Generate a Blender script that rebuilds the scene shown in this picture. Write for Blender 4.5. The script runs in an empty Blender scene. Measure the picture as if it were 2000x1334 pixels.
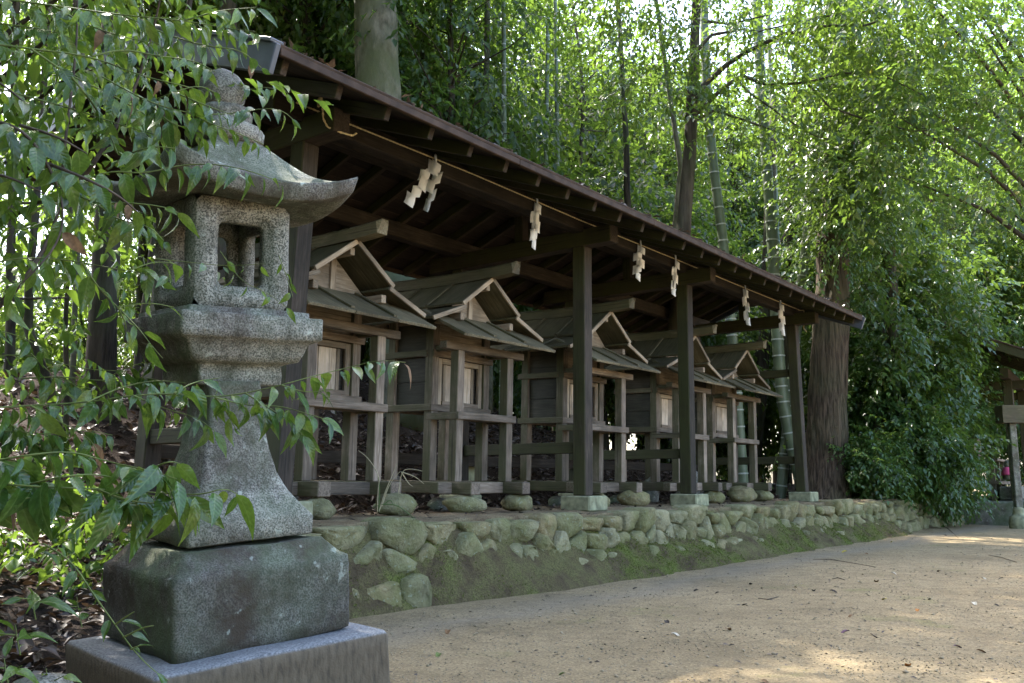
import bpy, bmesh, math, random
import numpy as np
from mathutils import Vector, Matrix, Quaternion, noise as mn

S = bpy.context.scene
COL = S.collection
R = math.radians
random.seed(7)
RNG = np.random.default_rng(11)

# ------------------------------------------------------------------ camera, sky, sun, exposure
F_PX, CX, CY, CAMH, PITCH = 1780.0, 1000.0, 667.0, 0.72, math.atan(279 / 1780.0)
cam = bpy.data.objects.new('camera', bpy.data.cameras.new('camera'))
COL.objects.link(cam)
cam.location = (0, 0, CAMH)
cam.rotation_euler = (math.pi / 2 + PITCH, 0, 0)
cam.data.sensor_width = 36.0
cam.data.lens = F_PX / 2000 * 36
cam.data.clip_start = 0.05
cam.data.clip_end = 2000
S.camera = cam

SUN_EL, SUN_AZ = 56.0, -45.0        # azimuth clockwise from +Y (the view direction): sun stands behind the wood on the left
world = bpy.data.worlds.new('World'); S.world = world; world.use_nodes = True
wn = world.node_tree.nodes; wl = world.node_tree.links
bg = wn['Background']
sky = wn.new('ShaderNodeTexSky'); sky.sky_type = 'NISHITA'; sky.sun_disc = False
sky.sun_elevation = R(SUN_EL); sky.sun_rotation = R(SUN_AZ)
sky.air_density = 1.0; sky.dust_density = 3.5; sky.ozone_density = 1.0
wl.new(sky.outputs[0], bg.inputs[0]); bg.inputs[1].default_value = 0.15
sun = bpy.data.objects.new('sun', bpy.data.lights.new('sun', 'SUN')); COL.objects.link(sun)
sun.data.energy = 2.5; sun.data.angle = R(0.53); sun.data.color = (1.0, 0.95, 0.87)
sd = Vector((math.sin(R(SUN_AZ)) * math.cos(R(SUN_EL)), math.cos(R(SUN_AZ)) * math.cos(R(SUN_EL)), math.sin(R(SUN_EL))))
sun.rotation_euler = sd.to_track_quat('Z', 'Y').to_euler()
S.view_settings.view_transform = 'Standard'; S.view_settings.look = 'None'
S.view_settings.gamma = 1.0; S.view_settings.use_curve_mapping = False
S.view_settings.exposure = 2.95
S.cycles.max_bounces = 8; S.cycles.diffuse_bounces = 4; S.cycles.glossy_bounces = 2
S.cycles.transmission_bounces = 4; S.cycles.caustics_reflective = False; S.cycles.caustics_refractive = False
S.cycles.use_denoising = True

# ------------------------------------------------------------------ frame of the shelter: x = along the row (t), y = into the shelter (d)
E1 = Vector((.6094, .7929, 0)).normalized(); E2 = Vector((-E1.y, E1.x, 0))
YAW = math.atan2(E1.y, E1.x)
PED = 0.62                                   # height of the pedestal tops above the path
ORG = Vector((0.65, 8.2, 0))
def W(t, d, z=0.0): return ORG + E1 * t + E2 * d + Vector((0, 0, z))
def TD(p):
    q = Vector((p[0], p[1], 0)) - ORG
    return q.dot(E1), q.dot(E2)
def at(u, v, Y):                             # a point of the photograph at distance Y in front of the camera
    x = (u - CX) / F_PX; y = (CY - v) / F_PX
    s, c = math.sin(PITCH), math.cos(PITCH)
    r = Vector((x, c - s * y, s + c * y))
    return Vector((0, 0, CAMH)) + r * (Y / r.y)

# ------------------------------------------------------------------ object helpers
def tag(o, label=None, cat=None, group=None, kind=None):
    if label: o['label'] = label
    if cat: o['category'] = cat
    if group: o['group'] = group
    if kind: o['kind'] = kind
    return o
def empty(name, loc, rz=0.0, **kw):
    o = bpy.data.objects.new(name, None); COL.objects.link(o)
    o.location = loc; o.rotation_euler = (0, 0, rz); o.empty_display_size = .1
    return tag(o, **kw)
def link(name, me, mat=None, parent=None, M=None):
    o = bpy.data.objects.new(name, me); COL.objects.link(o)
    if mat is not None and not me.materials: me.materials.append(mat)
    if parent is not None: o.parent = parent
    if M is not None: o.matrix_basis = M
    return o
def mesh(name, v, f, smooth=False, attr=None):
    me = bpy.data.meshes.new(name)
    me.from_pydata([tuple(a) for a in v], [], [tuple(a) for a in f]); me.update()
    if smooth: me.polygons.foreach_set('use_smooth', [True] * len(me.polygons))
    if attr:
        for k, a in attr.items():
            at_ = me.attributes.new(k, 'FLOAT', 'POINT'); at_.data.foreach_set('value', np.asarray(a, dtype=np.float32))
    return me
def fast_mesh(name, V, Fq, n, attr=None, smooth=False):
    """V (N,3) array, Fq (M,n) array of indices"""
    V = np.ascontiguousarray(V, dtype=np.float32); Fq = np.ascontiguousarray(Fq, dtype=np.int32)
    me = bpy.data.meshes.new(name)
    me.vertices.add(len(V)); me.vertices.foreach_set('co', V.ravel())
    me.loops.add(Fq.size); me.loops.foreach_set('vertex_index', Fq.ravel())
    me.polygons.add(len(Fq)); me.polygons.foreach_set('loop_start', np.arange(0, Fq.size, n, dtype=np.int32))
    try: me.polygons.foreach_set('loop_total', np.full(len(Fq), n, dtype=np.int32))
    except Exception: pass
    me.update(calc_edges=True)
    if smooth: me.polygons.foreach_set('use_smooth', np.ones(len(Fq), dtype=bool))
    if attr:
        for k, a in attr.items():
            t_ = me.attributes.new(k, 'FLOAT', 'POINT'); t_.data.foreach_set('value', np.asarray(a, dtype=np.float32))
    return me
_box = {}
def box_mesh(L, w, h, bev=.005, mat=None):
    k = (round(L, 3), round(w, 3), round(h, 3), round(bev, 4), mat.name if mat else '')
    if k in _box: return _box[k]
    bm = bmesh.new(); bmesh.ops.create_cube(bm, size=1.0)
    bmesh.ops.scale(bm, vec=(L, w, h), verts=bm.verts)
    if bev > 0: bmesh.ops.bevel(bm, geom=list(bm.edges), offset=min(bev, w * .3, h * .3), segments=1, affect='EDGES')
    me = bpy.data.meshes.new('timber'); bm.to_mesh(me); bm.free()
    if mat: me.materials.append(mat)
    _box[k] = me
    return me
def timber(name, parent, a, b, w, h, mat, up=(0, 0, 1), bev=.005):
    """a straight timber from a to b: w across, h along 'up'"""
    a = Vector(a); b = Vector(b); x = (b - a); L = x.length; x = x / L
    y = Vector(up).cross(x).normalized(); z = x.cross(y)
    M = Matrix((x, y, z)).transposed().to_4x4(); M.translation = (a + b) / 2
    return link(name, box_mesh(L, w, h, bev, mat), None, parent, M)
def slab(name, parent, x0, x1, y0, y1, z0, z1, mat, bev=.005):
    """axis aligned piece; grain runs along its longest side"""
    c = ((x0 + x1) / 2, (y0 + y1) / 2, (z0 + z1) / 2); s = (x1 - x0, y1 - y0, z1 - z0)
    i = max(range(3), key=lambda k: s[k])
    if i == 0: return timber(name, parent, (x0, c[1], c[2]), (x1, c[1], c[2]), s[1], s[2], mat, bev=bev)
    if i == 1: return timber(name, parent, (c[0], y0, c[2]), (c[0], y1, c[2]), s[0], s[2], mat, bev=bev)
    return timber(name, parent, (c[0], c[1], z0), (c[0], c[1], z1), s[1], s[0], mat, up=(1, 0, 0), bev=bev)
def copy_tree(o, parent=None):
    c = o.copy(); COL.objects.link(c)
    if parent is not None: c.parent = parent
    for ch in o.children: copy_tree(ch, c)
    return c
def tube(pts, rad, n=8, cap=True, V=None, Fc=None):
    V = [] if V is None else V; Fc = [] if Fc is None else Fc
    base = len(V); pts = [Vector(p) for p in pts]; m = len(pts)
    ref = Vector((.31, .17, .93))
    for i, p in enumerate(pts):
        d = (pts[min(i + 1, m - 1)] - pts[max(i - 1, 0)]).normalized()
        a = d.cross(ref)
        if a.length < .05: a = d.cross(Vector((1, 0, 0)))
        a.normalize(); b = d.cross(a)
        r = rad[i] if hasattr(rad, '__len__') else rad
        for k in range(n):
            th = 2 * math.pi * k / n
            V.append(p + (a * math.cos(th) + b * math.sin(th)) * r)
    for i in range(m - 1):
        for k in range(n):
            Fc.append((base + i * n + k, base + i * n + (k + 1) % n, base + (i + 1) * n + (k + 1) % n, base + (i + 1) * n + k))
    if cap:
        Fc.append(tuple(base + k for k in range(n - 1, -1, -1)))
        Fc.append(tuple(base + (m - 1) * n + k for k in range(n)))
    return V, Fc
def fbm(p, s=1.0, o=4):
    return mn.fractal(Vector(p) * s, 1.0, 2.0, o)

# ------------------------------------------------------------------ materials
def newmat(name):
    m = bpy.data.materials.new(name); m.use_nodes = True
    nt = m.node_tree
    return m, nt.nodes, nt.links, nt.nodes['Principled BSDF']
def N(nodes, typ, **kw):
    n = nodes.new(typ)
    for k, v in kw.items():
        if k.startswith('i_'): n.inputs[k[2:].replace('_', ' ')].default_value = v
        else: setattr(n, k, v)
    return n
def ramp(nodes, stops):
    n = nodes.new('ShaderNodeValToRGB'); e = n.color_ramp.elements
    while len(e) < len(stops): e.new(.5)
    for i, (p, c) in enumerate(stops):
        e[i].position = p; e[i].color = (c[0], c[1], c[2], 1) if hasattr(c, '__len__') else (c, c, c, 1)
    return n
def mixc(nodes, links, fac, a, b, mode='MIX'):
    n = nodes.new('ShaderNodeMix'); n.data_type = 'RGBA'; n.blend_type = mode
    if isinstance(fac, (int, float)): n.inputs[0].default_value = fac
    else: links.new(fac, n.inputs[0])
    for i, v in ((6, a), (7, b)):
        if isinstance(v, tuple): n.inputs[i].default_value = (*v, 1)
        else: links.new(v, n.inputs[i])
    return n.outputs[2]
def bump(nodes, links, h, strength, dist, bsdf, prev=None):
    b = nodes.new('ShaderNodeBump'); b.inputs['Strength'].default_value = strength; b.inputs['Distance'].default_value = dist
    links.new(h, b.inputs['Height'])
    if prev is not None: links.new(prev, b.inputs['Normal'])
    if bsdf is not None: links.new(b.outputs[0], bsdf.inputs['Normal'])
    return b.outputs[0]
def math_(nodes, links, op, a, b=None, clamp=False):
    n = nodes.new('ShaderNodeMath'); n.operation = op; n.use_clamp = clamp
    for i, v in enumerate((a, b)):
        if v is None: continue
        if isinstance(v, (int, float)): n.inputs[i].default_value = v
        else: links.new(v, n.inputs[i])
    return n.outputs[0]

def wood_mat(name, dark, mid, light, algae_shade=(.05, .065, .02), algae_shade_amt=.5, rough=.75):
    m, n, l, b = newmat(name)
    tc = N(n, 'ShaderNodeTexCoord'); oi = N(n, 'ShaderNodeObjectInfo')
    mp = N(n, 'ShaderNodeMapping'); mp.inputs['Scale'].default_value = (1.2, 16, 16)
    add = N(n, 'ShaderNodeVectorMath', operation='ADD')
    cmb = N(n, 'ShaderNodeCombineXYZ')
    l.new(math_(n, l, 'MULTIPLY', oi.outputs['Random'], 37.0), cmb.inputs[0]); l.new(math_(n, l, 'MULTIPLY', oi.outputs['Random'], 91.0), cmb.inputs[1])
    l.new(tc.outputs['Object'], add.inputs[0]); l.new(cmb.outputs[0], add.inputs[1]); l.new(add.outputs[0], mp.inputs[0])
    g = N(n, 'ShaderNodeTexNoise'); g.inputs['Scale'].default_value = 4; g.inputs['Detail'].default_value = 6; g.inputs['Roughness'].default_value = .65
    g.inputs['Distortion'].default_value = .6
    l.new(mp.outputs[0], g.inputs['Vector'])
    r = ramp(n, [(.28, dark), (.52, mid), (.75, light)]); l.new(g.outputs[0], r.inputs[0])
    blot = N(n, 'ShaderNodeTexNoise'); blot.inputs['Scale'].default_value = 3.5; blot.inputs['Detail'].default_value = 5
    l.new(add.outputs[0], blot.inputs['Vector'])
    br = ramp(n, [(.35, .62), (.65, 1.2)]); l.new(blot.outputs[0], br.inputs[0])
    c = mixc(n, l, 1.0, r.outputs[0], br.outputs[0], 'MULTIPLY')
    rv = ramp(n, [(0, .62), (1, 1.32)]); l.new(oi.outputs['Random'], rv.inputs[0])
    c = mixc(n, l, 1.0, c, rv.outputs[0], 'MULTIPLY')
    # green algae grown on the -t sides, deepened to paint in their shade
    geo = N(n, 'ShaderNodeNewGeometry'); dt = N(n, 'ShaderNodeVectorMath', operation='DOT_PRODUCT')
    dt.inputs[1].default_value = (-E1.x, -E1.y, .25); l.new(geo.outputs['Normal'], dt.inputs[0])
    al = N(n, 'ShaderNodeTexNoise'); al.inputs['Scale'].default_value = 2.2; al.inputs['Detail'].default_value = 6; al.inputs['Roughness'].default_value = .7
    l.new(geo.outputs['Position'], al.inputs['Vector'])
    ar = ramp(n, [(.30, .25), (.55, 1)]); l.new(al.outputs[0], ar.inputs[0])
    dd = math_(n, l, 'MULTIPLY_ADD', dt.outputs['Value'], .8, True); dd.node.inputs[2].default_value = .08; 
    am = math_(n, l, 'MULTIPLY', math_(n, l, 'MULTIPLY', dd, ar.outputs[0], True), algae_shade_amt, True)
    c = mixc(n, l, am, c, algae_shade)
    # thin cracks
    vm = N(n, 'ShaderNodeMapping'); vm.inputs['Scale'].default_value = (.8, 34, 34); l.new(add.outputs[0], vm.inputs[0])
    cr = N(n, 'ShaderNodeTexNoise'); cr.inputs['Scale'].default_value = 2.2; cr.inputs['Detail'].default_value = 3; l.new(vm.outputs[0], cr.inputs['Vector'])
    crr = ramp(n, [(.33, .45), (.40, 1)]); l.new(cr.outputs[0], crr.inputs[0])
    c = mixc(n, l, .75, c, crr.outputs[0], 'MULTIPLY')
    l.new(c, b.inputs['Base Color'])
    b.inputs['Roughness'].default_value = rough; b.inputs['Specular IOR Level'].default_value = .25
    p = bump(n, l, g.outputs[0], .35, .004, None); bump(n, l, cr.outputs[0], .3, .004, b, p)
    return m
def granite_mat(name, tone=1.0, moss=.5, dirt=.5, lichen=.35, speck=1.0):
    m, n, l, b = newmat(name)
    tc = N(n, 'ShaderNodeTexCoord'); P = tc.outputs['Object']
    s1 = N(n, 'ShaderNodeTexNoise'); s1.inputs['Scale'].default_value = 190; s1.inputs['Detail'].default_value = 2; l.new(P, s1.inputs['Vector'])
    s2 = N(n, 'ShaderNodeTexVoronoi'); s2.inputs['Scale'].default_value = 210; l.new(P, s2.inputs['Vector'])
    r1 = ramp(n, [(.38, (.05 * tone, .048 * tone, .045 * tone)), (.47, (.225 * tone, .21 * tone, .18 * tone)), (.60, (.44 * tone, .41 * tone, .345 * tone))]); l.new(s1.outputs[0], r1.inputs[0])
    r2 = ramp(n, [(.0, .45), (.35, 1.0), (1, 1.2)]); l.new(s2.outputs['Color'], r2.inputs[0])
    c = mixc(n, l, .8 * speck, r1.outputs[0], r2.outputs[0], 'MULTIPLY')
    c = mixc(n, l, 1 - speck, c, (.26 * tone, .24 * tone, .20 * tone))
    pt = N(n, 'ShaderNodeTexNoise'); pt.inputs['Scale'].default_value = 13; pt.inputs['Detail'].default_value = 7; pt.inputs['Roughness'].default_value = .7; l.new(P, pt.inputs['Vector'])
    pr = ramp(n, [(.34, .45), (.5, .95), (.66, 1.3)]); l.new(pt.outputs[0], pr.inputs[0]); c = mixc(n, l, .85, c, pr.outputs[0], 'MULTIPLY')
    w = N(n, 'ShaderNodeTexNoise'); w.inputs['Scale'].default_value = 3.2; w.inputs['Detail'].default_value = 9; w.inputs['Roughness'].default_value = .72; l.new(P, w.inputs['Vector'])
    wr = ramp(n, [(.40, 1), (.58, 0)]); l.new(w.outputs[0], wr.inputs[0])
    c = mixc(n, l, math_(n, l, 'MULTIPLY', wr.outputs[0], dirt), c, (.050, .037, .024))
    mo = N(n, 'ShaderNodeTexNoise'); mo.inputs['Scale'].default_value = 5.5; mo.inputs['Detail'].default_value = 8; mo.inputs['Roughness'].default_value = .7
    mp = N(n, 'ShaderNodeMapping'); mp.inputs['Location'].default_value = (3.1, 7.7, 1.3); mp.inputs['Scale'].default_value = (1, 1, .55); l.new(P, mp.inputs[0]); l.new(mp.outputs[0], mo.inputs['Vector'])
    mr = ramp(n, [(.40, 0), (.58, 1)]); l.new(mo.outputs[0], mr.inputs[0])
    geo = N(n, 'ShaderNodeNewGeometry'); dt = N(n, 'ShaderNodeVectorMath', operation='DOT_PRODUCT'); dt.inputs[1].default_value = (-.75, -.1, .35); l.new(geo.outputs['Normal'], dt.inputs[0])
    side = math_(n, l, 'MULTIPLY_ADD', dt.outputs['Value'], .5, True); side.node.inputs[2].default_value = .5
    c = mixc(n, l, math_(n, l, 'MULTIPLY', math_(n, l, 'MULTIPLY', mr.outputs[0], side, True), moss, True), c, (.085, .13, .055))
    li = N(n, 'ShaderNodeTexNoise'); li.inputs['Scale'].default_value = 26; li.inputs['Detail'].default_value = 4; l.new(P, li.inputs['Vector'])
    lr = ramp(n, [(.66, 0), (.70, 1)]); l.new(li.outputs[0], lr.inputs[0])
    c = mixc(n, l, math_(n, l, 'MULTIPLY', lr.outputs[0], lichen), c, (.42, .46, .38))
    l.new(c, b.inputs['Base Color']); b.inputs['Roughness'].default_value = .85; b.inputs['Specular IOR Level'].default_value = .3
    p = bump(n, l, s1.outputs[0], .4, .004, None); p = bump(n, l, pt.outputs[0], .6, .010, None, p); bump(n, l, w.outputs[0], .5, .014, b, p)
    return m
def leaf_mat(name, stops, trans=.4, rough=.35, spec=.5, veins=False, tcol=(.26, .40, .04), rndsrc='attr'):
    m, n, l, b = newmat(name)
    out = n['Material Output']
    if rndsrc == 'attr':
        a = N(n, 'ShaderNodeAttribute', attribute_name='rnd'); rs = a.outputs['Fac']
    else:
        a = N(n, 'ShaderNodeObjectInfo'); rs = a.outputs['Random']
    r = ramp(n, stops); l.new(rs, r.inputs[0]); c = r.outputs[0]
    if veins:
        tc = N(n, 'ShaderNodeTexCoord'); no = N(n, 'ShaderNodeTexNoise'); no.inputs['Scale'].default_value = 9; no.inputs['Detail'].default_value = 4
        l.new(tc.outputs['Object'], no.inputs['Vector'])
        nr = ramp(n, [(.35, .7), (.65, 1.25)]); l.new(no.outputs[0], nr.inputs[0])
        c = mixc(n, l, 1.0, c, nr.outputs[0], 'MULTIPLY')
        sp = N(n, 'ShaderNodeTexNoise'); sp.inputs['Scale'].default_value = 34; sp.inputs['Detail'].default_value = 3; l.new(tc.outputs['Object'], sp.inputs['Vector'])
        sr = ramp(n, [(.64, 0), (.72, .45)]); l.new(sp.outputs[0], sr.inputs[0])
        c = mixc(n, l, sr.outputs[0], c, (.16, .20, .10))
        sx = N(n, 'ShaderNodeSeparateXYZ'); l.new(tc.outputs['Object'], sx.inputs[0])
        ay = math_(n, l, 'ABSOLUTE', sx.outputs[1]); mr = ramp(n, [(.008, 1), (.02, 0)]); l.new(ay, mr.inputs[0])
        c = mixc(n, l, math_(n, l, 'MULTIPLY', mr.outputs[0], .55), c, (.14, .2, .05))
        vv = math_(n, l, 'SUBTRACT', math_(n, l, 'MULTIPLY', sx.outputs[0], 60.0), math_(n, l, 'MULTIPLY', ay, 55.0))
        bump(n, l, math_(n, l, 'SINE', vv), .12, .01, b)
    l.new(c, b.inputs['Base Color']); b.inputs['Roughness'].default_value = rough; b.inputs['Specular IOR Level'].default_value = spec
    t = N(n, 'ShaderNodeBsdfTranslucent')
    tr = mixc(n, l, .55, c, tcol); l.new(tr, t.inputs['Color'])
    mx = N(n, 'ShaderNodeMixShader'); mx.inputs[0].default_value = trans
    l.new(b.outputs[0], mx.inputs[1]); l.new(t.outputs[0], mx.inputs[2]); l.new(mx.outputs[0], out.inputs['Surface'])
    return m
def plain(name, col, rough=.8, nscale=8, var=.35, bmp=.3, spec=.3, dist=.01):
    m, n, l, b = newmat(name)
    tc = N(n, 'ShaderNodeTexCoord'); no = N(n, 'ShaderNodeTexNoise'); no.inputs['Scale'].default_value = nscale; no.inputs['Detail'].default_value = 6
    l.new(tc.outputs['Object'], no.inputs['Vector'])
    r = ramp(n, [(.3, tuple(c * (1 - var) for c in col)), (.7, tuple(c * (1 + var) for c in col))]); l.new(no.outputs[0], r.inputs[0])
    l.new(r.outputs[0], b.inputs['Base Color']); b.inputs['Roughness'].default_value = rough; b.inputs['Specular IOR Level'].default_value = spec
    if bmp: bump(n, l, no.outputs[0], bmp, dist, b)
    return m

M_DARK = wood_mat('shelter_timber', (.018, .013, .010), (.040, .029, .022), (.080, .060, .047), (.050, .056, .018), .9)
M_SOFF = wood_mat('roof_board', (.016, .011, .009), (.030, .021, .016), (.050, .036, .028), algae_shade_amt=.1)
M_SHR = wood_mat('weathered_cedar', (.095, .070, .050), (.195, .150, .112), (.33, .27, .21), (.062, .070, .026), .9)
M_DOOR = wood_mat('door_cedar', (.18, .135, .088), (.29, .228, .158), (.42, .345, .255), algae_shade_amt=.0)
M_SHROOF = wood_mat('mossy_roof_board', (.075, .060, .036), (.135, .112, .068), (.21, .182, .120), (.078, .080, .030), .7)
M_PANEL = wood_mat('pale_door_panel', (.32, .245, .17), (.50, .405, .305), (.60, .51, .41), algae_shade_amt=.0)
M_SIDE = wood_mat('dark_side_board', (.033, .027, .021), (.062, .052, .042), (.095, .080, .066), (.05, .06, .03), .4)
M_GRAN = granite_mat('granite', .85, .6, .45, .25, .9)
M_GRAN2 = granite_mat('weathered_granite', .80, .75, .7, .5, .7)
M_CAP = granite_mat('dark_cap_stone', .62, .8, .85, .7, .7)
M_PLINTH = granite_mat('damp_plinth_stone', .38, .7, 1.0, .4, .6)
M_FOOT = plain('mossy_footing_stone', (.25, .25, .15), .9, 14, .45, .5)

def concrete_mat():
    m, n, l, b = newmat('streaked_concrete')
    tc = N(n, 'ShaderNodeTexCoord'); P = tc.outputs['Object']
    mp = N(n, 'ShaderNodeMapping'); mp.inputs['Scale'].default_value = (30, 30, 9); l.new(P, mp.inputs[0])
    st = N(n, 'ShaderNodeTexNoise'); st.inputs['Scale'].default_value = 2.4; st.inputs['Detail'].default_value = 6; l.new(mp.outputs[0], st.inputs['Vector'])
    r = ramp(n, [(.30, (.058, .042, .025)), (.5, (.100, .075, .045)), (.75, (.132, .101, .064))]); l.new(st.outputs[0], r.inputs[0])
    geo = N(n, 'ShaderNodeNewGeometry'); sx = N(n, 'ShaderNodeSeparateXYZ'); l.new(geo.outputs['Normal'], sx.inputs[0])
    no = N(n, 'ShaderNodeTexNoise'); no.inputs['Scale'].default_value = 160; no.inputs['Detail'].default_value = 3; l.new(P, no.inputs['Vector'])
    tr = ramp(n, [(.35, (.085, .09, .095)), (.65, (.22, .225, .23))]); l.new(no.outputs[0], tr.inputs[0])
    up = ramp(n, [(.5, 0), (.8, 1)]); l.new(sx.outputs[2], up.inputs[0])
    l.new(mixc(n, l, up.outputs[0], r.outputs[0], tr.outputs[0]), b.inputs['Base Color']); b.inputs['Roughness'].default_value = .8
    p = bump(n, l, st.outputs[0], .4, .006, None); bump(n, l, no.outputs[0], .4, .003, b, p)
    return m
M_CONC = concrete_mat()

def sand_mat():
    m, n, l, b = newmat('packed_sand')
    geo = N(n, 'ShaderNodeNewGeometry'); P = geo.outputs['Position']
    a = N(n, 'ShaderNodeTexNoise'); a.inputs['Scale'].default_value = .9; a.inputs['Detail'].default_value = 7; a.inputs['Roughness'].default_value = .6; l.new(P, a.inputs['Vector'])
    r = ramp(n, [(.3, (.215, .162, .091)), (.5, (.29, .220, .124)), (.72, (.34, .260, .148))]); l.new(a.outputs[0], r.inputs[0])
    g = N(n, 'ShaderNodeTexNoise'); g.inputs['Scale'].default_value = 75; g.inputs['Detail'].default_value = 6; g.inputs['Roughness'].default_value = .75; l.new(P, g.inputs['Vector'])
    gr = ramp(n, [(.33, .30), (.46, .90), (.58, 1.1), (.68, 1.8)]); l.new(g.outputs[0], gr.inputs[0])
    c = mixc(n, l, 1.0, r.outputs[0], gr.outputs[0], 'MULTIPLY')
    h = N(n, 'ShaderNodeTexNoise'); h.inputs['Scale'].default_value = 7; h.inputs['Detail'].default_value = 8; h.inputs['Roughness'].default_value = .75; l.new(P, h.inputs['Vector'])
    hr = ramp(n, [(.3, .66), (.5, 1.0), (.7, 1.22)]); l.new(h.outputs[0], hr.inputs[0]); c = mixc(n, l, .9, c, hr.outputs[0], 'MULTIPLY')
    # grey gravelly strip along the foot of the bank
    dt = N(n, 'ShaderNodeVectorMath', operation='DOT_PRODUCT'); dt.inputs[1].default_value = tuple(E2); l.new(P, dt.inputs[0])
    k = ORG.dot(E2)
    dd = math_(n, l, 'SUBTRACT', dt.outputs['Value'], k - 1.25)
    wob = math_(n, l, 'MULTIPLY_ADD', a.outputs[0], .9, False); wob.node.inputs[2].default_value = -.45
    band = math_(n, l, 'SUBTRACT', 1.0, math_(n, l, 'MULTIPLY', math_(n, l, 'ABSOLUTE', math_(n, l, 'ADD', dd, wob)), 3.2), True)
    c = mixc(n, l, math_(n, l, 'MULTIPLY', band, .32, True), c, (.235, .215, .185))
    # thin moss
    mo = N(n, 'ShaderNodeTexNoise'); mo.inputs['Scale'].default_value = 1.35; mo.inputs['Detail'].default_value = 6; mo.inputs['Roughness'].default_value = .62
    mp = N(n, 'ShaderNodeMapping'); mp.inputs['Location'].default_value = (1.7, 4.2, 0); l.new(P, mp.inputs[0]); l.new(mp.outputs[0], mo.inputs['Vector'])
    mr = ramp(n, [(.60, 0), (.72, .6)]); l.new(mo.outputs[0], mr.inputs[0])
    c = mixc(n, l, mr.outputs[0], c, (.165, .175, .05))
    l.new(c, b.inputs['Base Color']); b.inputs['Roughness'].default_value = .92; b.inputs['Specular IOR Level'].default_value = .15
    p = bump(n, l, g.outputs[0], .8, .008, None); p = bump(n, l, h.outputs[0], .8, .03, None, p); bump(n, l, a.outputs[0], .6, .05, b, p)
    return m
M_SAND = sand_mat()

def hill_mat():
    m, n, l, b = newmat('bank_and_forest_floor')
    geo = N(n, 'ShaderNodeNewGeometry'); P = geo.outputs['Position']
    lit = N(n, 'ShaderNodeAttribute', attribute_name='litter').outputs['Fac']; mos = N(n, 'ShaderNodeAttribute', attribute_name='moss').outputs['Fac']
    a = N(n, 'ShaderNodeTexNoise'); a.inputs['Scale'].default_value = 5; a.inputs['Detail'].default_value = 8; a.inputs['Roughness'].default_value = .65; l.new(P, a.inputs['Vector'])
    g = N(n, 'ShaderNodeTexNoise'); g.inputs['Scale'].default_value = 90; g.inputs['Detail'].default_value = 4; g.inputs['Roughness'].default_value = .7; l.new(P, g.inputs['Vector'])
    dirt = ramp(n, [(.3, (.16, .115, .068)), (.5, (.27, .20, .12)), (.7, (.36, .285, .18))]); l.new(a.outputs[0], dirt.inputs[0])
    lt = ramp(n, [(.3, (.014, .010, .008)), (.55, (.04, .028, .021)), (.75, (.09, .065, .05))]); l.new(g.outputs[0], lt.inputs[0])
    earth = ramp(n, [(.3, (.070, .052, .030)), (.5, (.140, .104, .060)), (.72, (.21, .16, .098))]); l.new(a.outputs[0], earth.inputs[0])
    gm = ramp(n, [(.3, (.05, .062, .014)), (.5, (.11, .13, .03)), (.72, (.19, .21, .055))]); l.new(g.outputs[0], gm.inputs[0])
    bank = N(n, 'ShaderNodeAttribute', attribute_name='bank').outputs['Fac']
    c = mixc(n, l, bank, dirt.outputs[0], earth.outputs[0])
    mm = math_(n, l, 'MULTIPLY', mos, math_(n, l, 'MULTIPLY_ADD', a.outputs[0], 5.0, True), True); mm.node.inputs[1].links[0].from_node.inputs[2].default_value = -1.9
    c = mixc(n, l, mm, c, gm.outputs[0])
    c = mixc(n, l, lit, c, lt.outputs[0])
    gr = ramp(n, [(.32, .6), (.5, 1.0), (.7, 1.25)]); l.new(g.outputs[0], gr.inputs[0])
    c = mixc(n, l, .8, c, gr.outputs[0], 'MULTIPLY')
    l.new(c, b.inputs['Base Color']); b.inputs['Roughness'].default_value = .95; b.inputs['Specular IOR Level'].default_value = .1
    p = bump(n, l, a.outputs[0], 1.0, .09, None); bump(n, l, g.outputs[0], .9, .016, b, p)
    return m
M_HILL = hill_mat()

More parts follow.
